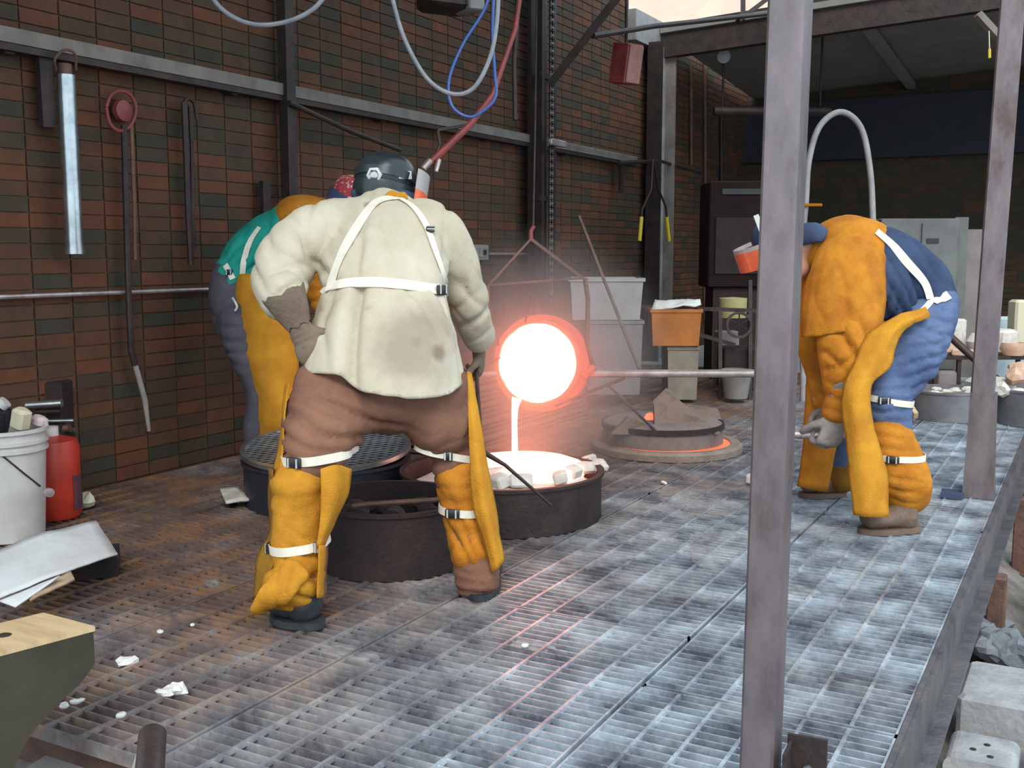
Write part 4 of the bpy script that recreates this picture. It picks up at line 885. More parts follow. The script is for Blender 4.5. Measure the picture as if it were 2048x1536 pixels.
# square hollow section, turned with the deck
pm = MB(); pm.box((fx, fy, 1.75), (.074, .080, 4.9), Matrix.Rotation(math.radians(.55), 3, V((0, 1, 0))), bev=.006); pm.build('shaft', 'post', post, False)
pr = Matrix.Rotation(math.radians(4), 3, 'Z')
b_ = MB(); b_.box(V((fx+.075, fy+.04, .02)), (.085, .008, .16), pr).box(V((fx+.045, fy-.01, .02)), (.008, .09, .14), pr); b_.build('bracket_plate', 'darksteel', post, False)
for q in (-.03, .03): MB().lathe(V((fx+.08, fy+.033, .0+q)), [(.011, 0), (.011, .008), (.001, .009)], 6, V((0, -1, 0))).build('bolt', 'galv', post)
# chip of bare primer on the shaft is the steel's own colour
rp = G(1990, 1000)
post2 = thing('steel_post', V((-.41, 5.45, 0)), 'square steel post at the rear right edge of the deck, with a flared foot', 'post', 'square posts of the deck')
MB().box((-.41, 5.45, 2.2), (.105, .085, 4.4), Matrix.Rotation(math.radians(1.2), 3, V((0, 1, 0))) @ pr, bev=.008).build('shaft', 'post', post2, False)
fm = MB(); fm.loft([[V((-.44+sx*a, 5.45+sy*a*.8, z)) for sx, sy in ((-1, -1), (1, -1), (1, 1), (-1, 1))] for z, a in ((.001, .070), (.06, .066), (.25, .060), (.50, .056))]); fm.build('foot_sleeve', 'post', post2, False)
MB().box((-.55, 5.40, .012), (.10, .12, .02), pr).build('foot_plate', 'navy', post2, False)

# ------------------------------------------------------------------ fittings on the brick wall
ra, rb_ = X(0, 80, -4.22), X(1400, 322, -4.22)
rail = thing('wall_rail', V((-4.22, 3, 2.08)), 'long pale steel channel running along the brick wall at head height', 'rail')
MB().box((-4.22, 6.5, 2.085), (.05, 7.8, .065)).build('channel', 'lightpaint', rail, False)
MB().box((-4.235, 6.5, 2.035), (.07, 7.8, .03)).build('lower_lip', 'darksteel', rail, False)
for yy in (3.2, 4.6, 6.0, 7.4, 8.8): MB().box((-4.26, yy, 2.07), (.06, .05, .12)).build('bracket', 'darksteel', rail, False)
one('rail_end', MB().box((-4.21, 10.0, 2.08), (.03, 2.9, .035)), 'darksteel', 'thinner dark rail continuing along the wall beyond the hoist mast', 'rail', smooth=False)
one('rail_connector', MB().beam(X(1098, 283, -4.0), X(1128, 289, -4.0), .05, .05, bev=.006), 'silver', 'short bright coupling on the rail just right of the mast', 'coupling')
one('wall_conduit', MB().tube([V((-4.265, 2.6, .955)), V((-4.265, 5.0, .95)), V((-4.265, 5.6, .94))], .011, 8), 'silver', 'thin pale conduit low on the brick wall at waist height', 'conduit')
one('wall_post', MB().box((-4.2, 5.0, 1.9), (.075, .075, 4.2), bev=.006).box((-4.2, 5.0, -.03), (.13, .13, .02)), 'darksteel', 'slim dark vertical post against the left wall, crossing the rail', 'post', smooth=False)
dt = X(132, 150, -4.2); db = X(132, 508, -4.2)
du = thing('duct_pipe', db, 'shiny galvanised pipe hanging on the left wall', 'pipe')
MB().lathe(V((dt.x, dt.y, 0)), [(.041, db.z), (.041, dt.z), (.038, dt.z), (.038, db.z)], 28, closed=True).build('pipe', 'galv', du)
MB().lathe(V((dt.x, dt.y, 0)), [(.043, db.z), (.043, db.z+.03), (.041, db.z+.03)], 28).build('end_band', 'galv', du)
one('pipe_hanger', MB().tube([X(112, 140, -4.18), X(110, 118, -4.15), X(128, 100, -4.15), X(150, 108, -4.15), X(152, 140, -4.18)], .006, 8, sm=4).tube([X(130, 150, -4.2), X(130, 128, -4.2)], .03, 12), 'rust', 'rusty ring hook above the galvanised pipe', 'hook')
def wt(pts, x=-4.23): return [X(u, v, x) for u, v in pts]
ld = thing('hanging_ladle', X(245, 560, -4.23), 'long dark ladle hung by its round red bowl on the brick wall', 'ladle', None)
MB().tube(wt([(212, 215), (222, 190), (242, 182), (262, 192), (272, 218), (262, 250), (240, 262), (220, 248), (212, 215)]), .009, 8, sm=4).build('hoop', 'redpaint', ld)
MB().lathe(X(242, 222, -4.26), [(.055, .0), (.05, .025), (.001, .035)], 20, V((1, 0, 0))).build('bowl', 'redpaint', ld)
MB().tube(wt([(248, 250), (252, 400), (256, 560), (262, 700), (270, 730)]), .016, 8).build('shaft', 'darksteel', ld)
MB().tube(wt([(262, 700), (275, 745), (290, 800), (298, 862)]), [.010, .014, .014, .009], 8).build('tip', 'woodgrey', ld, label='pale worn wooden end')
MB().tube(wt([(262, 250), (268, 400), (270, 520)]), .010, 8).build('second_rod', 'rust', ld)
tn = thing('hanging_tongs', X(375, 540, -4.23), 'long dark tongs hanging on the wall between the red hoop tool and the slim post', 'tongs')
MB().tube(wt([(368, 205), (372, 300), (376, 420), (382, 530)]), .017, 8).build('arm', 'darksteel', tn); MB().tube(wt([(380, 212), (384, 300), (385, 420), (388, 500)]), .012, 8).build('arm', 'darksteel', tn)
MB().tube(wt([(366, 210), (374, 198), (388, 206), (394, 240)]), .010, 8, sm=3).build('jaw', 'darksteel', tn)
one('hanging_bar', MB().beam(X(86, 100, -4.24), X(96, 255, -4.24), .07, .03), 'darksteel', 'dark flat bar hanging beside the galvanised pipe', 'bar', 'dark bars hung on the left wall', smooth=False)
one('hanging_bar', MB().beam(X(529, 362, -4.24), X(531, 455, -4.24), .06, .03), 'darksteel', 'short dark flat bar on the wall left of the slim post', 'bar', 'dark bars hung on the left wall', smooth=False)
one('brace_rod', MB().tube([X(578, 205, -4.15), X(700, 262, -4.15), X(800, 300, -4.15)], .016, 8), 'darksteel', 'dark rod sloping down below the rail behind the headgear', 'rod')
ob = thing('outlet_box', X(955, 505, -4.26), 'small grey electrical outlet box on the wall right of the beige jacket', 'outlet box')
c = X(958, 505, -4.26); MB().box(c, (.05, .22, .12), bev=.005).build('box', 'greypaint', ob); MB().box(c+V((.03, .02, .0)), (.008, .12, .07)).build('cover', 'silver', ob, False); MB().box(c+V((.036, .03, .0)), (.006, .05, .04)).build('socket', 'buckle', ob, False)
one('outlet_conduit', MB().tube([X(978, 508, -4.26), X(1060, 508, -4.26)], .010, 8), 'silver', 'thin conduit running right from the outlet box', 'conduit')

# grey pillar, tongs with yellow grips, red box
pg = X(1320, 600, -4.2)
pil = thing('wall_pillar', V((-4.18, 10.9, -.3)), 'pale grey steel channel standing against the far end of the brick wall', 'post')
for nm, yy, mm, x_ in (('flange', 10.72, 'darksteel', -4.14), ('flange', 11.12, 'lightpaint', -4.14)): MB().box((x_, yy, 1.6), (.16, .03, 3.4)).build(nm, mm, pil, False)
MB().box((-4.2, 10.92, 1.6), (.06, .38, 3.4)).build('web', 'greypaint', pil, False)
for i_, (a, b_) in enumerate((((1305, 335), (1282, 436)), ((1312, 335), (1334, 430)))):
    pass
bt = thing('bolt_tongs', X(1308, 480, -4.05), 'pair of dark tongs with two yellow grips hung by the grey pillar', 'tongs')
for (a, b_, c_, d_) in (((1306, 318), (1302, 380), (1284, 420), (1279, 482)), ((1308, 318), (1316, 375), (1332, 415), (1338, 482))):
    MB().tube([X(*q, -4.03) for q in (a, b_, c_, (c_[0]-1 if c_[0] < 1300 else c_[0]+1, 434))], .012, 8).build('arm', 'darksteel', bt)
    MB().tube([X(c_[0]-1 if c_[0] < 1300 else c_[0]+1, 434, -4.03), X(*d_, -4.03)], .020, 10).build('grip', 'yellow', bt)
one('wall_hook_arm', MB().tube([X(1238, 325, -4.1), X(1320, 322, -4.1), X(1400, 345, -4.1)], .018, 8), 'darksteel', 'dark hooked rod over the yellow-gripped tongs', 'rod')
one('hanging_bar', MB().beam(X(1242, 322, -4.2), X(1242, 386, -4.2), .07, .03), 'darksteel', 'short dark flat bar hanging from the rail end by the yellow-gripped tongs', 'bar', 'dark bars hung on the left wall', smooth=False)
bx = P(1252, 128, 8.0); hb = thing('red_box', bx, 'dusty red metal box with a pale side high up by the roof beam', 'box')
R_ = Matrix.Rotation(YAW+.75, 3, 'Z') @ Matrix.Rotation(.16, 3, 'X'); MB().box(bx, (.17, .16, .29), R_, bev=.006).build('case', 'redpaint', hb); MB().box(bx+R_ @ V((0, -.085, 0)), (.15, .012, .27), R_, bev=.003).build('front_plate', mat('dusty_pink_panel', (.34, .17, .15), (.24, .10, .09), rough=.7), hb)
MB().tube([bx+V((0, 0, .14)), bx+V((-.05, .1, 1.4))], .012, 8).build('hanger', 'darksteel', hb)
# roof bracing
one('diagonal_brace', MB().beam(P(1100, 168, 7.6), P(1262, -40, 7.2), .075, .05, FH), 'darksteel', 'thick dark diagonal brace rising to the right from the mast', 'brace', smooth=False)
one('tie_bar', MB().tube([P(1186, 72, 7.4), P(1310, 52, 8.2), P(1530, 28, 9.8), P(1560, 24, 10.1)], .020, 8), 'darksteel', 'thin dark tie bar crossing under the sky from the diagonal brace', 'bar')
one('roof_strut', MB().beam(P(1476, 42, 10.4), P(1545, -10, 10.6), .06, .04, FH).beam(P(1486, 40, 10.4), P(1486, -30, 10.4), .04, .04, FH), 'darksteel', 'short dark roof strut beside the top of the front post', 'strut', smooth=False)

# ------------------------------------------------------------------ hoses, hoist
def hose(uvd, r, m, lab, nm='air_hose'):
    return one(nm, MB().tube(PP(uvd), r, 8, sm=8), m, lab, 'hose')
hose([(405, -60, 4.6), (428, 0, 4.6), (470, 36, 4.6), (525, 50, 4.6), (590, 38, 4.6), (640, 5, 4.6), (665, -50, 4.6)], .010, 'greyhose', 'grey-blue hose hanging in a shallow loop at the top left')
hose([(775, -60, 5.0), (788, 10, 5.0), (812, 85, 5.0), (855, 158, 5.0), (905, 188, 5.0), (948, 175, 5.0), (980, 115, 5.0), (994, 40, 5.0), (998, -60, 5.0)], .0105, 'greyhose', 'grey hose hanging in a deep loop left of the mast')
hose([(985, -60, 5.2), (972, 12, 5.2), (925, 90, 5.2), (898, 160, 5.2), (904, 212, 5.2), (940, 234, 5.2), (975, 215, 5.2), (992, 190, 5.2), (990, 150, 5.2), (985, 60, 5.2), (990, -60, 5.2)], .0075, 'bluehose', 'thin bright blue air hose looped behind the grey hose')
arm = thing('pull_rod', P(855, 335, 5.3), 'long thin red rod sloping from the hoist down toward the black headgear', 'rod')
MB().tube(PP([(1045, -40, 5.6), (1030, 60, 5.6), (985, 190, 5.5), (940, 250, 5.45), (858, 328, 5.35)]), [.013, .013, .015, .018, .018], 8).build('rod', 'redpaint', arm)
MB().tube(PP([(875, 262, 5.4), (880, 290, 5.4), (864, 330, 5.36)]), .010, 8).build('lever', 'darksteel', arm)
MB().tube(PP([(860, 322, 5.35), (846, 338, 5.33)]), [.020, .016], 10).build('nozzle', 'silver', arm); MB().tube(PP([(878, 320, 5.35), (872, 344, 5.33)]), [.014, .010], 10).build('nozzle', 'silver', arm)
MB().beam(P(875, 260, 5.42), P(935, 250, 5.46), .02, .015, FH).build('bracket', 'darksteel', arm, False)
ho = P(895, 5, 6.3); hs = thing('hoist_motor', ho, 'dark boxy hoist motor at the top of the picture above the deep hose loop', 'hoist')
Ry = Matrix.Rotation(YAW+.5, 3, 'Z'); MB().box(ho+ZU*.06, (.30, .26, .22), Ry, bev=.02).build('housing', 'darksteel', hs); MB().box(ho+RT*.13+ZU*.04, (.10, .2, .20), Ry, bev=.008).build('gearbox', 'greypaint', hs); MB().tube([ho+ZU*.1, ho+ZU*1.9], .02, 8).build('hanger', 'darksteel', hs)
one('hanging_cable', MB().tube(PP([(1036, -60, 6.4), (1033, 60, 6.4), (1028, 120, 6.4), (1030, 240, 6.4)]), .014, 8), 'darksteel', 'short dark cable hanging between the hoses and the mast', 'cable')
one('lifting_chain', MB().tube(PP([(1066, 455, 5.1), (1070, 250, 5.5), (1074, -60, 6.2)]), .006, 6), 'darksteel', 'thin dark chain from the lifting frame up to the roof', 'chain')
# leaning bar
one('leaning_bar', MB().beam(P(1158, 432, 6.9), P(1278, 738, 6.7), .035, .018, FH, bev=.003), 'rust', 'rusty flat bar leaning across the cloudy plastic tub', 'bar')

# ------------------------------------------------------------------ containers behind the crucible
def crate(name, u0, u1, v0, v1, d, dep, m, lab, cat, taper=.92, rim=True, group=None):
    a, b_ = P(u0, v1, d), P(u1, v1, d); top = P(u0, v0, d); wdt = (b_-a).length; hh = top.z-a.z; c = (a+b_)/2+FH*dep/2
    t = thing(name, V((c.x, c.y, a.z)), lab, cat, group); mb = MB(); z0 = a.z
    def rect(s_, z): return [c.xy.to_3d()+RT*sx*wdt/2*s_+FH*sy*dep/2*s_+ZU*z for sx, sy in ((-1, -1), (1, -1), (1, 1), (-1, 1))]
    mb.loft([rect(taper, z0), rect(1, z0+hh), rect(.95, z0+hh), rect(taper*.94, z0+.02)]); mb.build('body', m, t, False)
    if rim:
        mb = MB(); mb.loft([rect(1.0, z0+hh-.03), rect(1.05, z0+hh-.025), rect(1.05, z0+hh), rect(.95, z0+hh)], caps=False); mb.build('rim', m, t, False)
    return t
crate('storage_box', 1172, 1284, 640, 790, 8.0, .4, 'greybox', 'dull grey box under the cloudy plastic tub', 'box')
crate('plastic_tub', 1140, 1286, 556, 640, 8.0, .42, 'tub', 'cloudy white plastic tub on the grey box behind the crucible', 'tub')
bu = P(1352, 690, 8.2)
def bucket(name, c, r0, r1, h, m, lab, handle=True, cat='bucket', ribs=True):
    t = thing(name, c, lab, cat); mb = MB(); mb.lathe(c, [(r0, 0), (r1, h), (r1-.006, h), (r0-.006, .006), (.001, .006)], 40); mb.build('shell', m, t)
    if ribs:
        for q in (1.0, .90, .83): rr = r0+(r1-r0)*q; mb = MB(); mb.lathe(c, [(rr, h*q-.016), (rr+.009, h*q-.014), (rr+.009, h*q), (rr, h*q)], 40, closed=True); mb.build('rib', m, t)
    return t
crate('lower_crate', 1334, 1396, 692, 800, 8.25, .35, 'shadedivory', 'ivory bucket, darkened for shade, under the orange bin', 'bucket')
crate('orange_bin', 1302, 1402, 618, 692, 8.15, .26, 'orangeb', 'orange plastic bin with a pale rag on its rim', 'bin')
rg = [P(1302, 606, 8.3), P(1340, 602, 8.3), P(1398, 600, 8.3)]; sheet([PP([(1302, 614, 8.18), (1345, 612, 8.16), (1402, 608, 8.18)]), PP([(1308, 606, 8.3), (1345, 600, 8.3), (1398, 600, 8.3)]), PP([(1312, 604, 8.5), (1345, 602, 8.5), (1392, 602, 8.5)])], 'rag', 'white', None, th=.01, wob=.02)
tag(bpy.data.objects['rag'], 'pale crumpled rag over the rim of the orange bin', 'rag')
ct = thing('black_cart', P(1470, 800, 8.6), 'black steel cart with a wheel between the orange bin and the front post', 'cart')
for a, b_ in (((1238, 612), (1530, 622)), ((1300, 640), (1470, 690)), ((1440, 620), (1440, 800)), ((1500, 560), (1500, 800)), ((1520, 560), (1522, 800))):
    MB().beam(P(*a, 8.5), P(*b_, 8.5), .03, .03, FH).build('bar', 'darksteel', ct, False)
MB().lathe(P(1478, 650, 8.45), [(.085, -.01), (.105, -.01), (.105, .01), (.085, .01)], 28, -FW, closed=True).build('wheel', 'darksteel', ct); 
for q in (0, 60, 120): r_ = V((0, 0, 1)) if q == 0 else ZU*math.cos(math.radians(q))+RT*math.sin(math.radians(q)); MB().tube([P(1478, 650, 8.45)-r_*.09, P(1478, 650, 8.45)+r_*.09], .006, 6).build('spoke', 'darksteel', ct)
MB().box(P(1480, 735, 8.7), (.32, .3, .34), Matrix.Rotation(YAW, 3, 'Z'), bev=.01).build('tank', 'soot', ct)
one('pale_box', MB().box(P(1452, 720, 9.2), (.18, .18, .5), Matrix.Rotation(YAW, 3, 'Z'), bev=.01), 'woodgrey', 'pale upright box behind the black cart', 'box', smooth=False)
one('yellow_lidded_tin', MB().lathe(P(1466, 606, 8.9), [(.11, -.12), (.115, .04), (.001, .05)], 24), 'yellowtop', 'round tin with a pale yellow lid on the black cart', 'tin')
one('white_pail', MB().lathe(P(1472, 780, 8.3), [(.09, -.06), (.12, .16), (.11, .16), (.08, -.05), (.001, -.05)], 24), 'shadedpail', 'small pale pail on the floor under the black cart', 'pail')
# dark furnace hood / control box behind C
hd = thing('dark_hood', P(1475, 560, 9.6), 'dark maroon steel cabinet behind the head of the person in navy shirt', 'cabinet')
cH = P(1475, 470, 9.9); MB().box(cH, (.62, .5, .95), Matrix.Rotation(YAW, 3, 'Z'), bev=.012).build('body', mat('dark_maroon', (.016, .008, .008), (.024, .012, .011), rough=.85, spec=.2), hd)
MB().box(cH-FH*.255+ZU*.38, (.40, .02, .05), Matrix.Rotation(YAW, 3, 'Z')).build('vent_slot', 'buckle', hd, False); MB().box(cH-FH*.26-ZU*.1, (.5, .015, .5), Matrix.Rotation(YAW, 3, 'Z')).build('door', 'soot', hd, False)
MB().box(V((cH.x, cH.y, (cH.z-.47)/2)), (.5, .4, cH.z-.47), Matrix.Rotation(YAW, 3, 'Z')).build('stand', 'soot', hd, False)
for k, (u, v0, v1, m_) in enumerate(((1382, 130, 330, 'rust'), (1410, 110, 640, 'rust'), (1442, 230, 400, 'darksteel'), (1507, 235, 420, 'darksteel'))):
    one('vertical_conduit', MB().tube([X(u, v0, -4.27), X(u, v1, -4.27)], .022, 8), m_, ['short rusty conduit on the wall just right of the grey pillar', 'long rusty conduit on the far wall reaching down to the bins', 'dark conduit on the far wall left of the maroon cabinet', 'dark conduit on the far wall nearest the front post'][k], 'conduit', 'conduits on the far wall')
one('overhead_pipe', MB().tube([P(1428, 222, 11.6), P(1660, 222, 11.6)], .055, 12).tube([P(1445, 222, 11.6), P(1445, 222, 11.6)+ZU*.95], .012, 6).tube([P(1640, 222, 11.6), P(1640, 222, 11.6)+ZU*.95], .012, 6), 'darksteel', 'thick dark horizontal pipe under the shed roof, crossing behind the front post', 'pipe')
one('work_lamp', MB().tube([P(1446, 112, 11.4), P(1446, 112, 11.4)+ZU*.3], .012, 6).lathe(P(1446, 112, 11.4), [(.02, -.05), (.06, -.03), (.07, .05), (.001, .06)], 20, -FH-ZU*.3), 'greypaint', 'small grey lamp head under the eave of the shed roof', 'lamp')
one('arched_conduit', MB().tube(PP([(1606, 830, 8.4), (1606, 620, 8.4), (1606, 480, 8.4), (1612, 400, 8.4), (1618, 320, 8.4), (1640, 252, 8.4), (1682, 224, 8.4), (1722, 256, 8.4), (1740, 340, 8.4), (1746, 445, 8.4), (1750, 620, 8.4), (1752, 830, 8.4)]), .024, 10, sm=6), 'greypaint', 'grey flexible conduit arching high above the person in navy shirt', 'conduit')
cab = thing('steel_cabinet', P(1820, 640, 9.4), 'grey steel cabinet behind the back of the person in navy shirt', 'cabinet'); Rz = Matrix.Rotation(YAW-.1, 3, 'Z')
cB = P(1822, 600, 9.5); MB().box(V((cB.x, cB.y, .72)), (.66, .4, 1.44), Rz, bev=.008).build('carcass', 'cabinet', cab)
for q in (-.16, .16):
    dr = MB().box(V((cB.x, cB.y, .72))+Rz @ V((q, -.21, 0)), (.30, .02, 1.36), Rz, bev=.003).build('door', 'cabinet', cab); MB().box(V((cB.x, cB.y, .9))+Rz @ V((q*.2, -.232, 0)), (.02, .02, .10), Rz).build('handle', 'buckle', dr, False)
MB().box(V((cB.x, cB.y, 1.25))+Rz @ V((.10, -.225, 0)), (.10, .01, .04), Rz).build('vent', 'buckle', cab, False)
for k, (u, w_, h_, dd, lab) in enumerate(((1915, .07, 1.46, 9.6, 'narrow pale metal sheet standing just right of the steel cabinet'), (1938, .10, 1.36, 9.9, 'darker metal sheet standing behind the narrow pale one'))):
    c = P(u, 600, dd); one('metal_sheet', MB().box(V((c.x, c.y, h_/2)), (w_*1.6, .03, h_), Rz).box(V((c.x, c.y, h_/2))+Rz @ V((w_*.7, .05, 0)), (.02, .12, h_), Rz), ['cabinet', 'greybox'][k], lab, 'sheet', 'metal sheets beside the cabinet', smooth=False)

# bench with fired pieces
bn = thing('low_bench', P(1930, 770, 8.6), 'low black steel bench behind the jeans of the person in navy shirt', 'bench'); bz = P(1930, 712, 8.6).z
bc_ = P(1960, 712, 8.7); MB().box(V((bc_.x, bc_.y, bz)), (1.2, .5, .03), Matrix.Rotation(YAW, 3, 'Z')).build('top', 'darksteel', bn, False)
for u in (1872, 1918, 2036): p = P(u, 720, 8.5); MB().box(V((p.x, p.y, bz/2)), (.03, .03, bz), Matrix.Rotation(YAW, 3, 'Z')).build('leg', 'darksteel', bn, False)
def bit(u, v, d, a, b_, c, m, nm, lab, cat, z=None, group=None, r=0.0):
    p = P(u, v, d)
    if z is not None: p.z = z+c/2
    return one(nm, MB().box(p, (a, b_, c), Matrix.Rotation(YAW+r, 3, 'Z'), bev=min(a, b_, c)*.15), m, lab, cat, group, False)
bzt = bz+.015
def shard(u, d, r, h, m, nm, lab, cat, z=bzt, top=None):
    p = P(u, 700, d); p.z = z+.001; t = one(nm, MB().lathe(p, [(r*.8, 0), (r, h*.6), (top if top is not None else r*.9, h), ((top if top is not None else r*.9)*.85, h), (r*.75, h*.3), (.001, h*.3)], 20), m, lab, cat); return t
bit(1884, 690, 8.6, .16, .14, .17, 'clay', 'clay_block', 'pink fired clay block at the left end of the low bench', 'block', bzt)
bit(1912, 668, 8.8, .14, .10, .27, 'plaster', 'plaster_mould', 'tall cream plaster mould behind the pink clay block', 'mould', bzt, r=.3)
shard(1960, 8.65, .11, .16, 'plaster', 'round_mould', 'round-topped grey plaster mould in the middle of the low bench', 'mould', top=.07)
bit(1942, 700, 8.45, .28, .1, .05, 'clay', 'clay_slab', 'orange fired slab lying at the front of the low bench', 'slab', bzt, r=-.4)
bit(2008, 690, 8.6, .16, .2, .2, 'plaster', 'plaster_mould', 'cream plaster mould right of the rear post', 'mould', bzt)
bit(2036, 650, 8.9, .12, .16, .42, 'ivory', 'tall_carton', 'tall pale yellow carton at the right end of the low bench', 'carton', bzt)
shard(2026, 8.5, .10, .10, 'clay', 'clay_bowl', 'orange clay bowl at the right end of the low bench', 'bowl')
bit(2015, 640, 9.3, .3, .14, .55, mat('pale_blue_panel', (.35, .45, .50), (.5, .58, .6), rough=.6), 'blue_board', 'pale blue board standing behind the right end of the low bench', 'board', 0.05)
one('long_pipe', MB().tube([P(1886, 660, 7.9), P(2000, 765, 7.7)], .028, 10), 'darksteel', 'thick dark pipe sloping down to the rear post in front of the low bench', 'pipe')
bit(1968, 772, 8.2, .24, .2, .20, 'white', 'white_crate', 'white crate on the floor below the low bench', 'crate', .001)
bit(1888, 780, 8.6, .20, .16, .22, 'greybox', 'grey_block', 'grey block under the low bench', 'block', .001)
bit(1838, 775, 8.5, .12, .14, .12, 'soot', 'black_tin', 'small black tin under the left end of the low bench', 'tin', .001)
one('wood_batten', MB().beam(P(1794, 772, 7.6), P(1832, 832, 7.3), .045, .03, FH), 'woodlight', 'pale wooden batten leaning beside the left flask drum', 'batten', smooth=False)
def flask(u0, u1, v, d, h, lab, seed, m='concrete'):
    c = P((u0+u1)/2, v, d); c.z = 0; r = (u1-u0)/2/F_PX*d; t = tub('flask_drum', c, r, h, 'galvd', lab, 'drum', rim=.008, wall=.01, group='flask drums by the rear post')
    mb = MB(); n = 36; rng = [[c+V((math.cos(2*math.pi*k/n)*q, math.sin(2*math.pi*k/n)*q, z+.02*noise.noise(V((k, q*20, seed))))) for k in range(n)] for q, z in ((r-.014, h-.05), (r*.6, h-.02), (.001, h-.01))]; mb.loft(rng); mb.build('fill', 'dirt', t)
    lumps(12, c, r*.8, h-.03, .04, 'plaster', t, 'plaster_chunk', seed)
    return t
M['galvd'] = mat('dull_zinc', (.26, .26, .28), (.16, .16, .175), rough=.5, metal=.4, scale=5, bump=.1)
flask(1822, 1976, 822, 7.55, .20, 'dull grey drum full of plaster rubble left of the rear post', 3)
flask(1995, 2170, 842, 7.3, .24, 'dull grey drum full of broken moulds at the right edge, behind the rear post', 5)
for k, (u, v, d, s_, m_) in enumerate(((2010, 720, 7.4, .16, 'plaster'), (2036, 740, 7.3, .13, 'clay'), (2000, 760, 7.2, .10, 'plaster'), (2040, 700, 7.5, .10, 'clay'))):
    p = P(u, v, d); p.z = .22+.09*(k % 2)+.01*k; mb = MB(); ell(mb, p, (s_*.7, s_*.5, s_*.55), Matrix.Rotation(k*.8, 3, 'X'), 10); mb.v = [tuple(V(v_)+(V(v_)-p)*.5*noise.noise((V(v_)-p)*14+V((k, 0, 0)))) for v_ in mb.v]
    one('mould_fragment', mb, m_, ['largest white mould fragment heaped beside the rear post', 'orange-stained fragment in the right rubble heap', 'small white fragment low beside the rear post', 'clay fragment at the top of the right rubble heap'][k], 'fragment', 'broken moulds in the right drum', False)

# ------------------------------------------------------------------ floor scraps
one('paper_scrap', sheet([PP([(455, 970, 5.02), (488, 966, 5.08)]), PP([(472, 992, 4.86), (520, 984, 4.9)])], 'paper_scrap', 'white', None, th=.006, wob=.02), '', 'pale scrap of board at the foot of the blue-black drum', 'scrap') if False else None
sc1 = sheet([[G(440, 982, .035), G(474, 976, .05)], [G(452, 1008, .03), G(500, 1002, .04)]], 'board_scrap', 'plaster', None, th=.012, wob=.01); tag(sc1, 'pale scrap of board at the foot of the blue-black mesh drum', 'scrap')
MBs = MB().box(G(462, 1008, .012), (.03, .05, .02)); o = MBs.build('support_chip', 'soot', sc1, False)
i_ = 0
for (u, v, s_) in ((252, 1322, .03), (352, 1378, .035), (330, 1384, .025), (155, 1402, .016), (128, 1412, .018), (320, 1262, .012), (240, 1430, .014), (1328, 965, .022), (1050, 1290, .012), (385, 1250, .010)):
    p = G(u, v, .006); mb = MB(); ell(mb, p, (s_, s_*.75, s_*.45), Matrix.Rotation(u, 3, 'Z'), 10); mb.v = [tuple(V(q)+(V(q)-p)*.7*noise.noise((V(q)-p)*60+V((u, 0, 0)))) for q in mb.v]
    lab = {252: 'white plaster crumb standing alone left of the left boot', 352: 'biggest of two white flakes near the front edge of the grating', 330: 'smaller of two white flakes near the front edge of the grating', 155: 'tiny white crumb beside the dark plank', 128: 'pale crumb right against the grating edge by the plank', 320: 'tiny crumb nearest the left boot', 240: 'pale crumb at the front edge of the grating',
           1328: 'white scrap lying on the grating right of the mould drum', 1050: 'small pale crumb in the middle of the grating', 385: 'tiny pale crumb just left of the left boot toe'}[u]
    one('plaster_crumb', mb, 'white', lab, 'crumb', 'plaster crumbs on the grating', False)
one('paper_wad', MB().box(G(1506, 958, .03), (.07, .05, .05), Matrix.Rotation(.4, 3, 'Z'), bev=.01), 'white', 'small white block on the grating just left of the front post', 'block', smooth=False)
wd = G(166, 1018, .0); mb = MB(); ell(mb, wd+ZU*.035, (.06, .05, .035), None, 12); mb.v = [tuple(V(q)+(V(q)-wd)*.4*noise.noise(V(q)*22)) for q in mb.v]; one('crumpled_paper', mb, 'ivory', 'crumpled cream paper on the floor right of the red can', 'paper', smooth=False)
# red can, buckets, tools at the left
can_c = P(112, 1040, 4.72); can_c.z = 0; rc = thing('red_can', can_c, 'red plastic can behind the white bucket', 'can')
mb = MB(); mb.lathe(can_c+ZU*.001, [(.10, 0), (.11, .02), (.112, .31), (.10, .34), (.03, .36), (.001, .36)], 32); mb.build('body', 'redcan', rc)
mb = MB(); mb.lathe(can_c+ZU*.04, [(.1135, 0), (.1135, .15), (.112, .15)], 32, a0=-1.2, a1=.9); mb.build('label_patch', mat('dark_can_print', (.05, .04, .08), (.16, .05, .05), rough=.5, scale=25), rc)
MB().tube([can_c+V((0, 0, .36)), can_c+V((0, 0, .40))], .03, 16).build('cap', 'bucket', rc)
bc0 = P(18, 1072, 4.39); bc0.z = .001
wbk = bucket('white_bucket', bc0, .138, .162, .45, 'bucket', 'large white plastic bucket full of tools at the left edge')
hn = []
for k in range(13):
    a = math.pi*k/12; hn.append(bc0+RT*math.cos(a)*-.165+(-FH*.165)*math.sin(a)*1.0+ZU*(.40-.20*math.sin(a)))
hp = [hit(bvh_of(*[o for o in wbk.children if o.name.startswith('shell')]), u, v, .006) for u, v in ((-20, 890), (10, 915), (45, 945), (78, 972), (92, 984))]
MB().tube([h[0] for h in hp if h], .0035, 6).build('wire_handle', 'darksteel', wbk)
MB().lathe(P(98, 985, 4.3), [(.018, -.01), (.018, .012), (.001, .014)], 14, RT-FH).build('handle_boss', 'silver', wbk)
def tool(nm, a, b_, r, m, lab, cat): return one(nm, MB().tube([a, b_], r, 12), m, lab, cat)
tool('black_hose_end', P(8, 820, 4.35), P(0, 860, 4.38), .032, 'buckle', 'thick black hose end sticking out of the white bucket', 'hose')
tool('white_cap_tool', P(12, 803, 4.35), P(2, 812, 4.35), .026, 'bucket', 'rounded white end on the black hose in the bucket', 'cap')
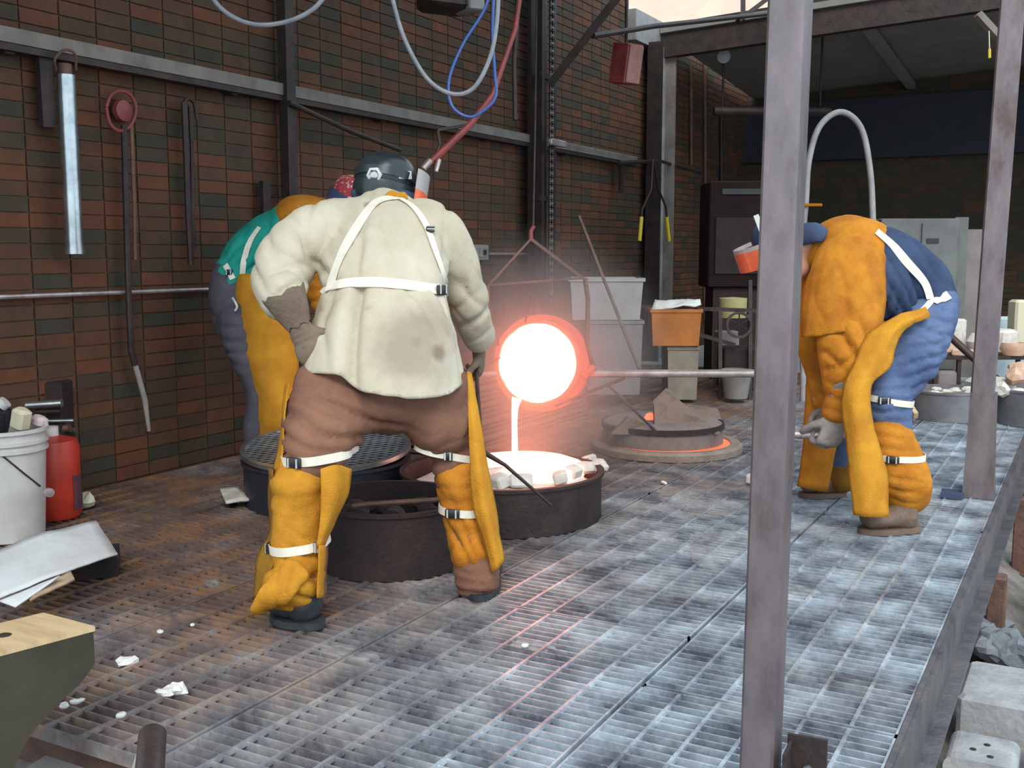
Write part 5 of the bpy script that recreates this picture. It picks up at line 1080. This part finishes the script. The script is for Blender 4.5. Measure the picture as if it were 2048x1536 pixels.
one('folded_cloth', MB().box(P(42, 838, 4.36), (.07, .06, .09), Matrix.Rotation(.3, 3, 'Y'), bev=.012), 'ivory', 'cream folded cloth sticking out of the white bucket', 'cloth', smooth=False)
one('pink_sleeve', MB().box(P(78, 842, 4.42), (.075, .05, .045), Matrix.Rotation(.2, 3, 'Y'), bev=.012), mat('pale_pink', (.62, .48, .50), rough=.7), 'pale pink block at the right rim of the white bucket', 'block', smooth=False)
for k, (a, b_, r, m_) in enumerate((((30, 812), (124, 806), .017, 'galv'), ((40, 824), (122, 822), .014, 'darksteel'), ((96, 842), (148, 841), .010, 'galv'), ((95, 858), (140, 855), .022, 'rust'), ((128, 860), (150, 860), .012, 'galv'), ((95, 890), (125, 886), .018, 'galv'))):
    tool('pipe_offcut', P(*a, 4.95+.04*k), P(*b_, 4.95+.04*k), r, m_, ['topmost bright pipe lying behind the white bucket', 'dark pipe just under the topmost bright one behind the bucket', 'short thin bright pipe above the red can', 'rusty pipe end between bucket and wall above the red can', 'small bright pipe end farthest right above the red can', 'bright pipe end just above the red can lid'][k], 'pipe')
st_ = thing('tool_stand', P(90, 900, 5.25), 'dark tool stand behind the white bucket carrying the pipe offcuts', 'stand'); q = P(100, 900, 5.0); MB().box(V((q.x-.12, q.y+.08, .28)), (.22, .14, .54), Matrix.Rotation(YAW, 3, 'Z'), bev=.01).build('frame', 'soot', st_)
# cardboard
cbd = sheet([[P(-30, 1112, 3.62), P(60, 1078, 3.75), P(100, 1064, 3.80), P(192, 1042, 3.95)], [P(-20, 1160, 3.45), P(75, 1122, 3.55), P(115, 1108, 3.60), P(212, 1076, 3.85)], [P(-2, 1200, 3.33), P(95, 1158, 3.42), P(140, 1142, 3.48), P(235, 1110, 3.74)]], 'cardboard_sheet', 'card', None, th=.006, wob=.004)
tag(cbd, 'big white cardboard sheet lying folded in front of the white bucket', 'cardboard')
sheet([[P(-2, 1202, 3.33), P(95, 1160, 3.42)], [P(30, 1214, 3.30), P(118, 1150, 3.40)]], 'front_flap', 'card', cbd, th=.006, wob=.003)
sheet([[P(98, 1166, 3.42), P(142, 1146, 3.48)], [P(60, 1205, 3.32), P(150, 1162, 3.44)]], 'torn_edge', 'cardb', cbd, th=.01, wob=.01, label='torn brown inside layer')
one('board_prop', MB().box(V((G(120, 1150).x, G(120, 1150).y, .04)), (.4, .18, .075), Matrix.Rotation(YAW+.3, 3, 'Z')), 'soot', 'dark block hidden under the white cardboard', 'block', smooth=False)
# dark plank structure in the lower left corner
fr0 = P(187, 1264, 2.43); fl0 = P(0, 1314, 2.28); dd = (fl0-fr0); dd.z = 0; dd.normalize(); zt = fr0.z
bk = P(112, 1232, 2.55); thick = (bk-fr0); thick = thick-dd*thick.dot(dd); thick.z = 0
fr0 = V((fr0.x, fr0.y, zt))
def pf_(s_, z): return fr0+dd*s_+ZU*z
poly = [pf_(-.0, 0), pf_(0, -.075), pf_(.035, -.11), pf_(.10, -.15), pf_(.145, -.185), pf_(.18, -.23), pf_(.205, -.30), pf_(.215, -.62), pf_(.60, -.62), pf_(.60, 0)]
pk = thing('plank_end', pf_(.2, -.62), 'curved dark-sided wooden plank with a pale top in the lower left corner', 'plank')
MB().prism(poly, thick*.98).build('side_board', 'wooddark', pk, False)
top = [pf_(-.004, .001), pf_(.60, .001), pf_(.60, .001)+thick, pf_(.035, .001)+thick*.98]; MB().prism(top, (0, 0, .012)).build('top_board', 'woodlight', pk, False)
hl = pf_(.16, .0135)+thick*.5; MB().lathe(hl, [(.016, 0), (.012, .0015), (.001, .0015)], 14).build('knot_hole', 'soot', pk)
bb_ = P(168, 1505, 1.95); one('timber_block', MB().prism([G(50, 1536, -.12), G(288, 1536, -.12)+V((0, -.0, 0)), G(288, 1512, -.12), G(155, 1472, -.12)], (0, 0, -.14)), 'woodgrey', 'grey timber block under the front edge of the grating, lower left', 'block', smooth=False)
pp = thing('pipe_stub', P(300, 1500, 1.82), 'dark pipe stub with a pale cut edge at the bottom left', 'pipe')
MB().tube([P(305, 1470, 1.72), P(298, 1560, 1.62), P(296, 1640, 1.60)], .022, 20).build('barrel', 'darksteel', pp); MB().tube([P(296, 1464, 1.71), P(282, 1490, 1.69), P(268, 1540, 1.66)], .004, 8).build('cut_edge', 'woodgrey', pp)

# ------------------------------------------------------------------ right of the deck: blocks and rocks
c1 = G(1942, 1330, -.30)
blk = thing('concrete_block', V((.0, 3.7, -.62)), 'big weathered concrete block beside the deck edge, lower right', 'block', 'concrete blocks beside the deck')
MB().box((-.08, 3.86, -.46), (.50, .36, .33), bev=.015).build('block', 'concrete', blk, False)
def arch(c, w_, h_, t_):
    ring = [V((w_/2, 0, -h_)), V((w_/2, 0, -.03))]+[V((w_/2-.03*(1-math.cos(a)), 0, -.03+.03*math.sin(a))) for a in (.4, .8, 1.2, 1.57)]+[V((-w_/2+.03*(1-math.cos(a)), 0, -.03+.03*math.sin(a))) for a in (1.57, 1.2, .8, .4)]+[V((-w_/2, 0, -.03)), V((-w_/2, 0, -h_))]
    return [c+p for p in ring]
ml = thing('rounded_block', V((-.08, 3.1, -.62)), 'pale round-shouldered block with small holes in front of the concrete block', 'block')
MB().prism(arch(V((-.225, 3.30, -.34)), .20, .28, 0), (0, .20, 0)).build('body', 'concrete', ml, False)
for q in ((-.25, 3.38), (-.20, 3.35), (-.215, 3.43)): MB().lathe(V((q[0], q[1], -.3385)), [(.010, 0), (.008, .001), (.001, .001)], 12).build('hole', 'soot', ml)
one('concrete_block', MB().box((.06, 3.36, -.50), (.30, .5, .26), bev=.012), 'concrete', 'concrete block at the lower right corner behind the round-shouldered one', 'block', 'concrete blocks beside the deck', False)
one('concrete_slab', MB().box((.18, 5.2, -.47), (.62, 1.5, .16), bev=.012), 'concrete', 'pale slab on the ground at the right edge beyond the rocks', 'slab', 'concrete blocks beside the deck', False)
for k, (u, v, s_) in enumerate(((1958, 1268, .12), (2005, 1292, .10), (2035, 1310, .09), (1975, 1300, .07), (1990, 1250, .06))):
    p = G(u, v, -.40); mb = MB(); ell(mb, (0, 0, 0), (s_, s_*.8, s_*.62), Matrix.Rotation(k*.9, 3, 'X'), 12)
    mb.v = [tuple(p+V(q)*(1+.55*noise.noise(V(q)/s_*1.6+V((k*7, 0, 0))))) for q in mb.v]
    one('grey_rock', mb, 'slate', ['largest dark grey rock beside the deck edge', 'pale grey rock right of the largest one', 'small grey rock at the right edge of the picture', 'small rock in front of the largest grey one', 'smallest rock behind the largest grey one'][k], 'rock', 'grey rocks beside the deck', False)
one('steel_offcut', MB().beam(V((-.12, 4.6, -.36)), V((.22, 4.25, -.34)), .05, .03), 'rust', 'rusty angle offcut lying by the rocks', 'offcut', smooth=False)
hk = thing('hanging_bracket', P(1975, 60, 5.2), 'pale bracket with a short hanging cord at the top of the rear post', 'bracket')
MB().beam(P(1955, 28, 5.35), P(2012, 90, 5.36), .05, .03, FH).build('arm', 'lightpaint', hk, False); MB().tube([P(1978, 62, 5.3), P(1979, 98, 5.3)], .003, 6).build('cord', 'ivory', hk); MB().tube([P(1979, 98, 5.3), P(1979, 116, 5.3)], .007, 8).build('tassel', 'yellow', hk)

# thin smoke added round the pour for the red bloom, lit by the metal itself
hz = MB(); ell(hz, (0, 0, 0), (.72, .72, .72), None, 24); smoke = hz.build('smoke', 'white', None); smoke.location = P(1085, 730, 5.05)
sm = bpy.data.materials.new('bloom_smoke'); sm.use_nodes = True; nt = sm.node_tree; nt.nodes.remove(nt.nodes['Principled BSDF'])
pv = nt.nodes.new('ShaderNodeVolumeScatter'); pv.inputs['Color'].default_value = (.9, .88, .86, 1); pv.inputs['Anisotropy'].default_value = .2
tc = nt.nodes.new('ShaderNodeTexCoord'); ln_ = nt.nodes.new('ShaderNodeVectorMath'); ln_.operation = 'LENGTH'; nt.links.new(tc.outputs['Object'], ln_.inputs[0])
mr = nt.nodes.new('ShaderNodeMapRange'); mr.interpolation_type = 'SMOOTHSTEP'; mr.inputs['From Min'].default_value = .10; mr.inputs['From Max'].default_value = .70; mr.inputs['To Min'].default_value = 1.5; mr.inputs['To Max'].default_value = 0
nt.links.new(ln_.outputs['Value'], mr.inputs['Value']); nt.links.new(mr.outputs[0], pv.inputs['Density']); nt.links.new(pv.outputs[0], nt.nodes['Material Output'].inputs['Volume'])
smoke.data.materials[0] = sm; tag(smoke, 'faint smoke added as a red bloom around the white-hot crucible', 'smoke', None, 'stuff')

one('valve_handle', MB().beam(P(1606, 410, 8.38), P(1644, 410, 8.3), .022, .022, FH, bev=.004), 'leathero', 'small orange valve handle on the arched grey conduit', 'handle', smooth=False)
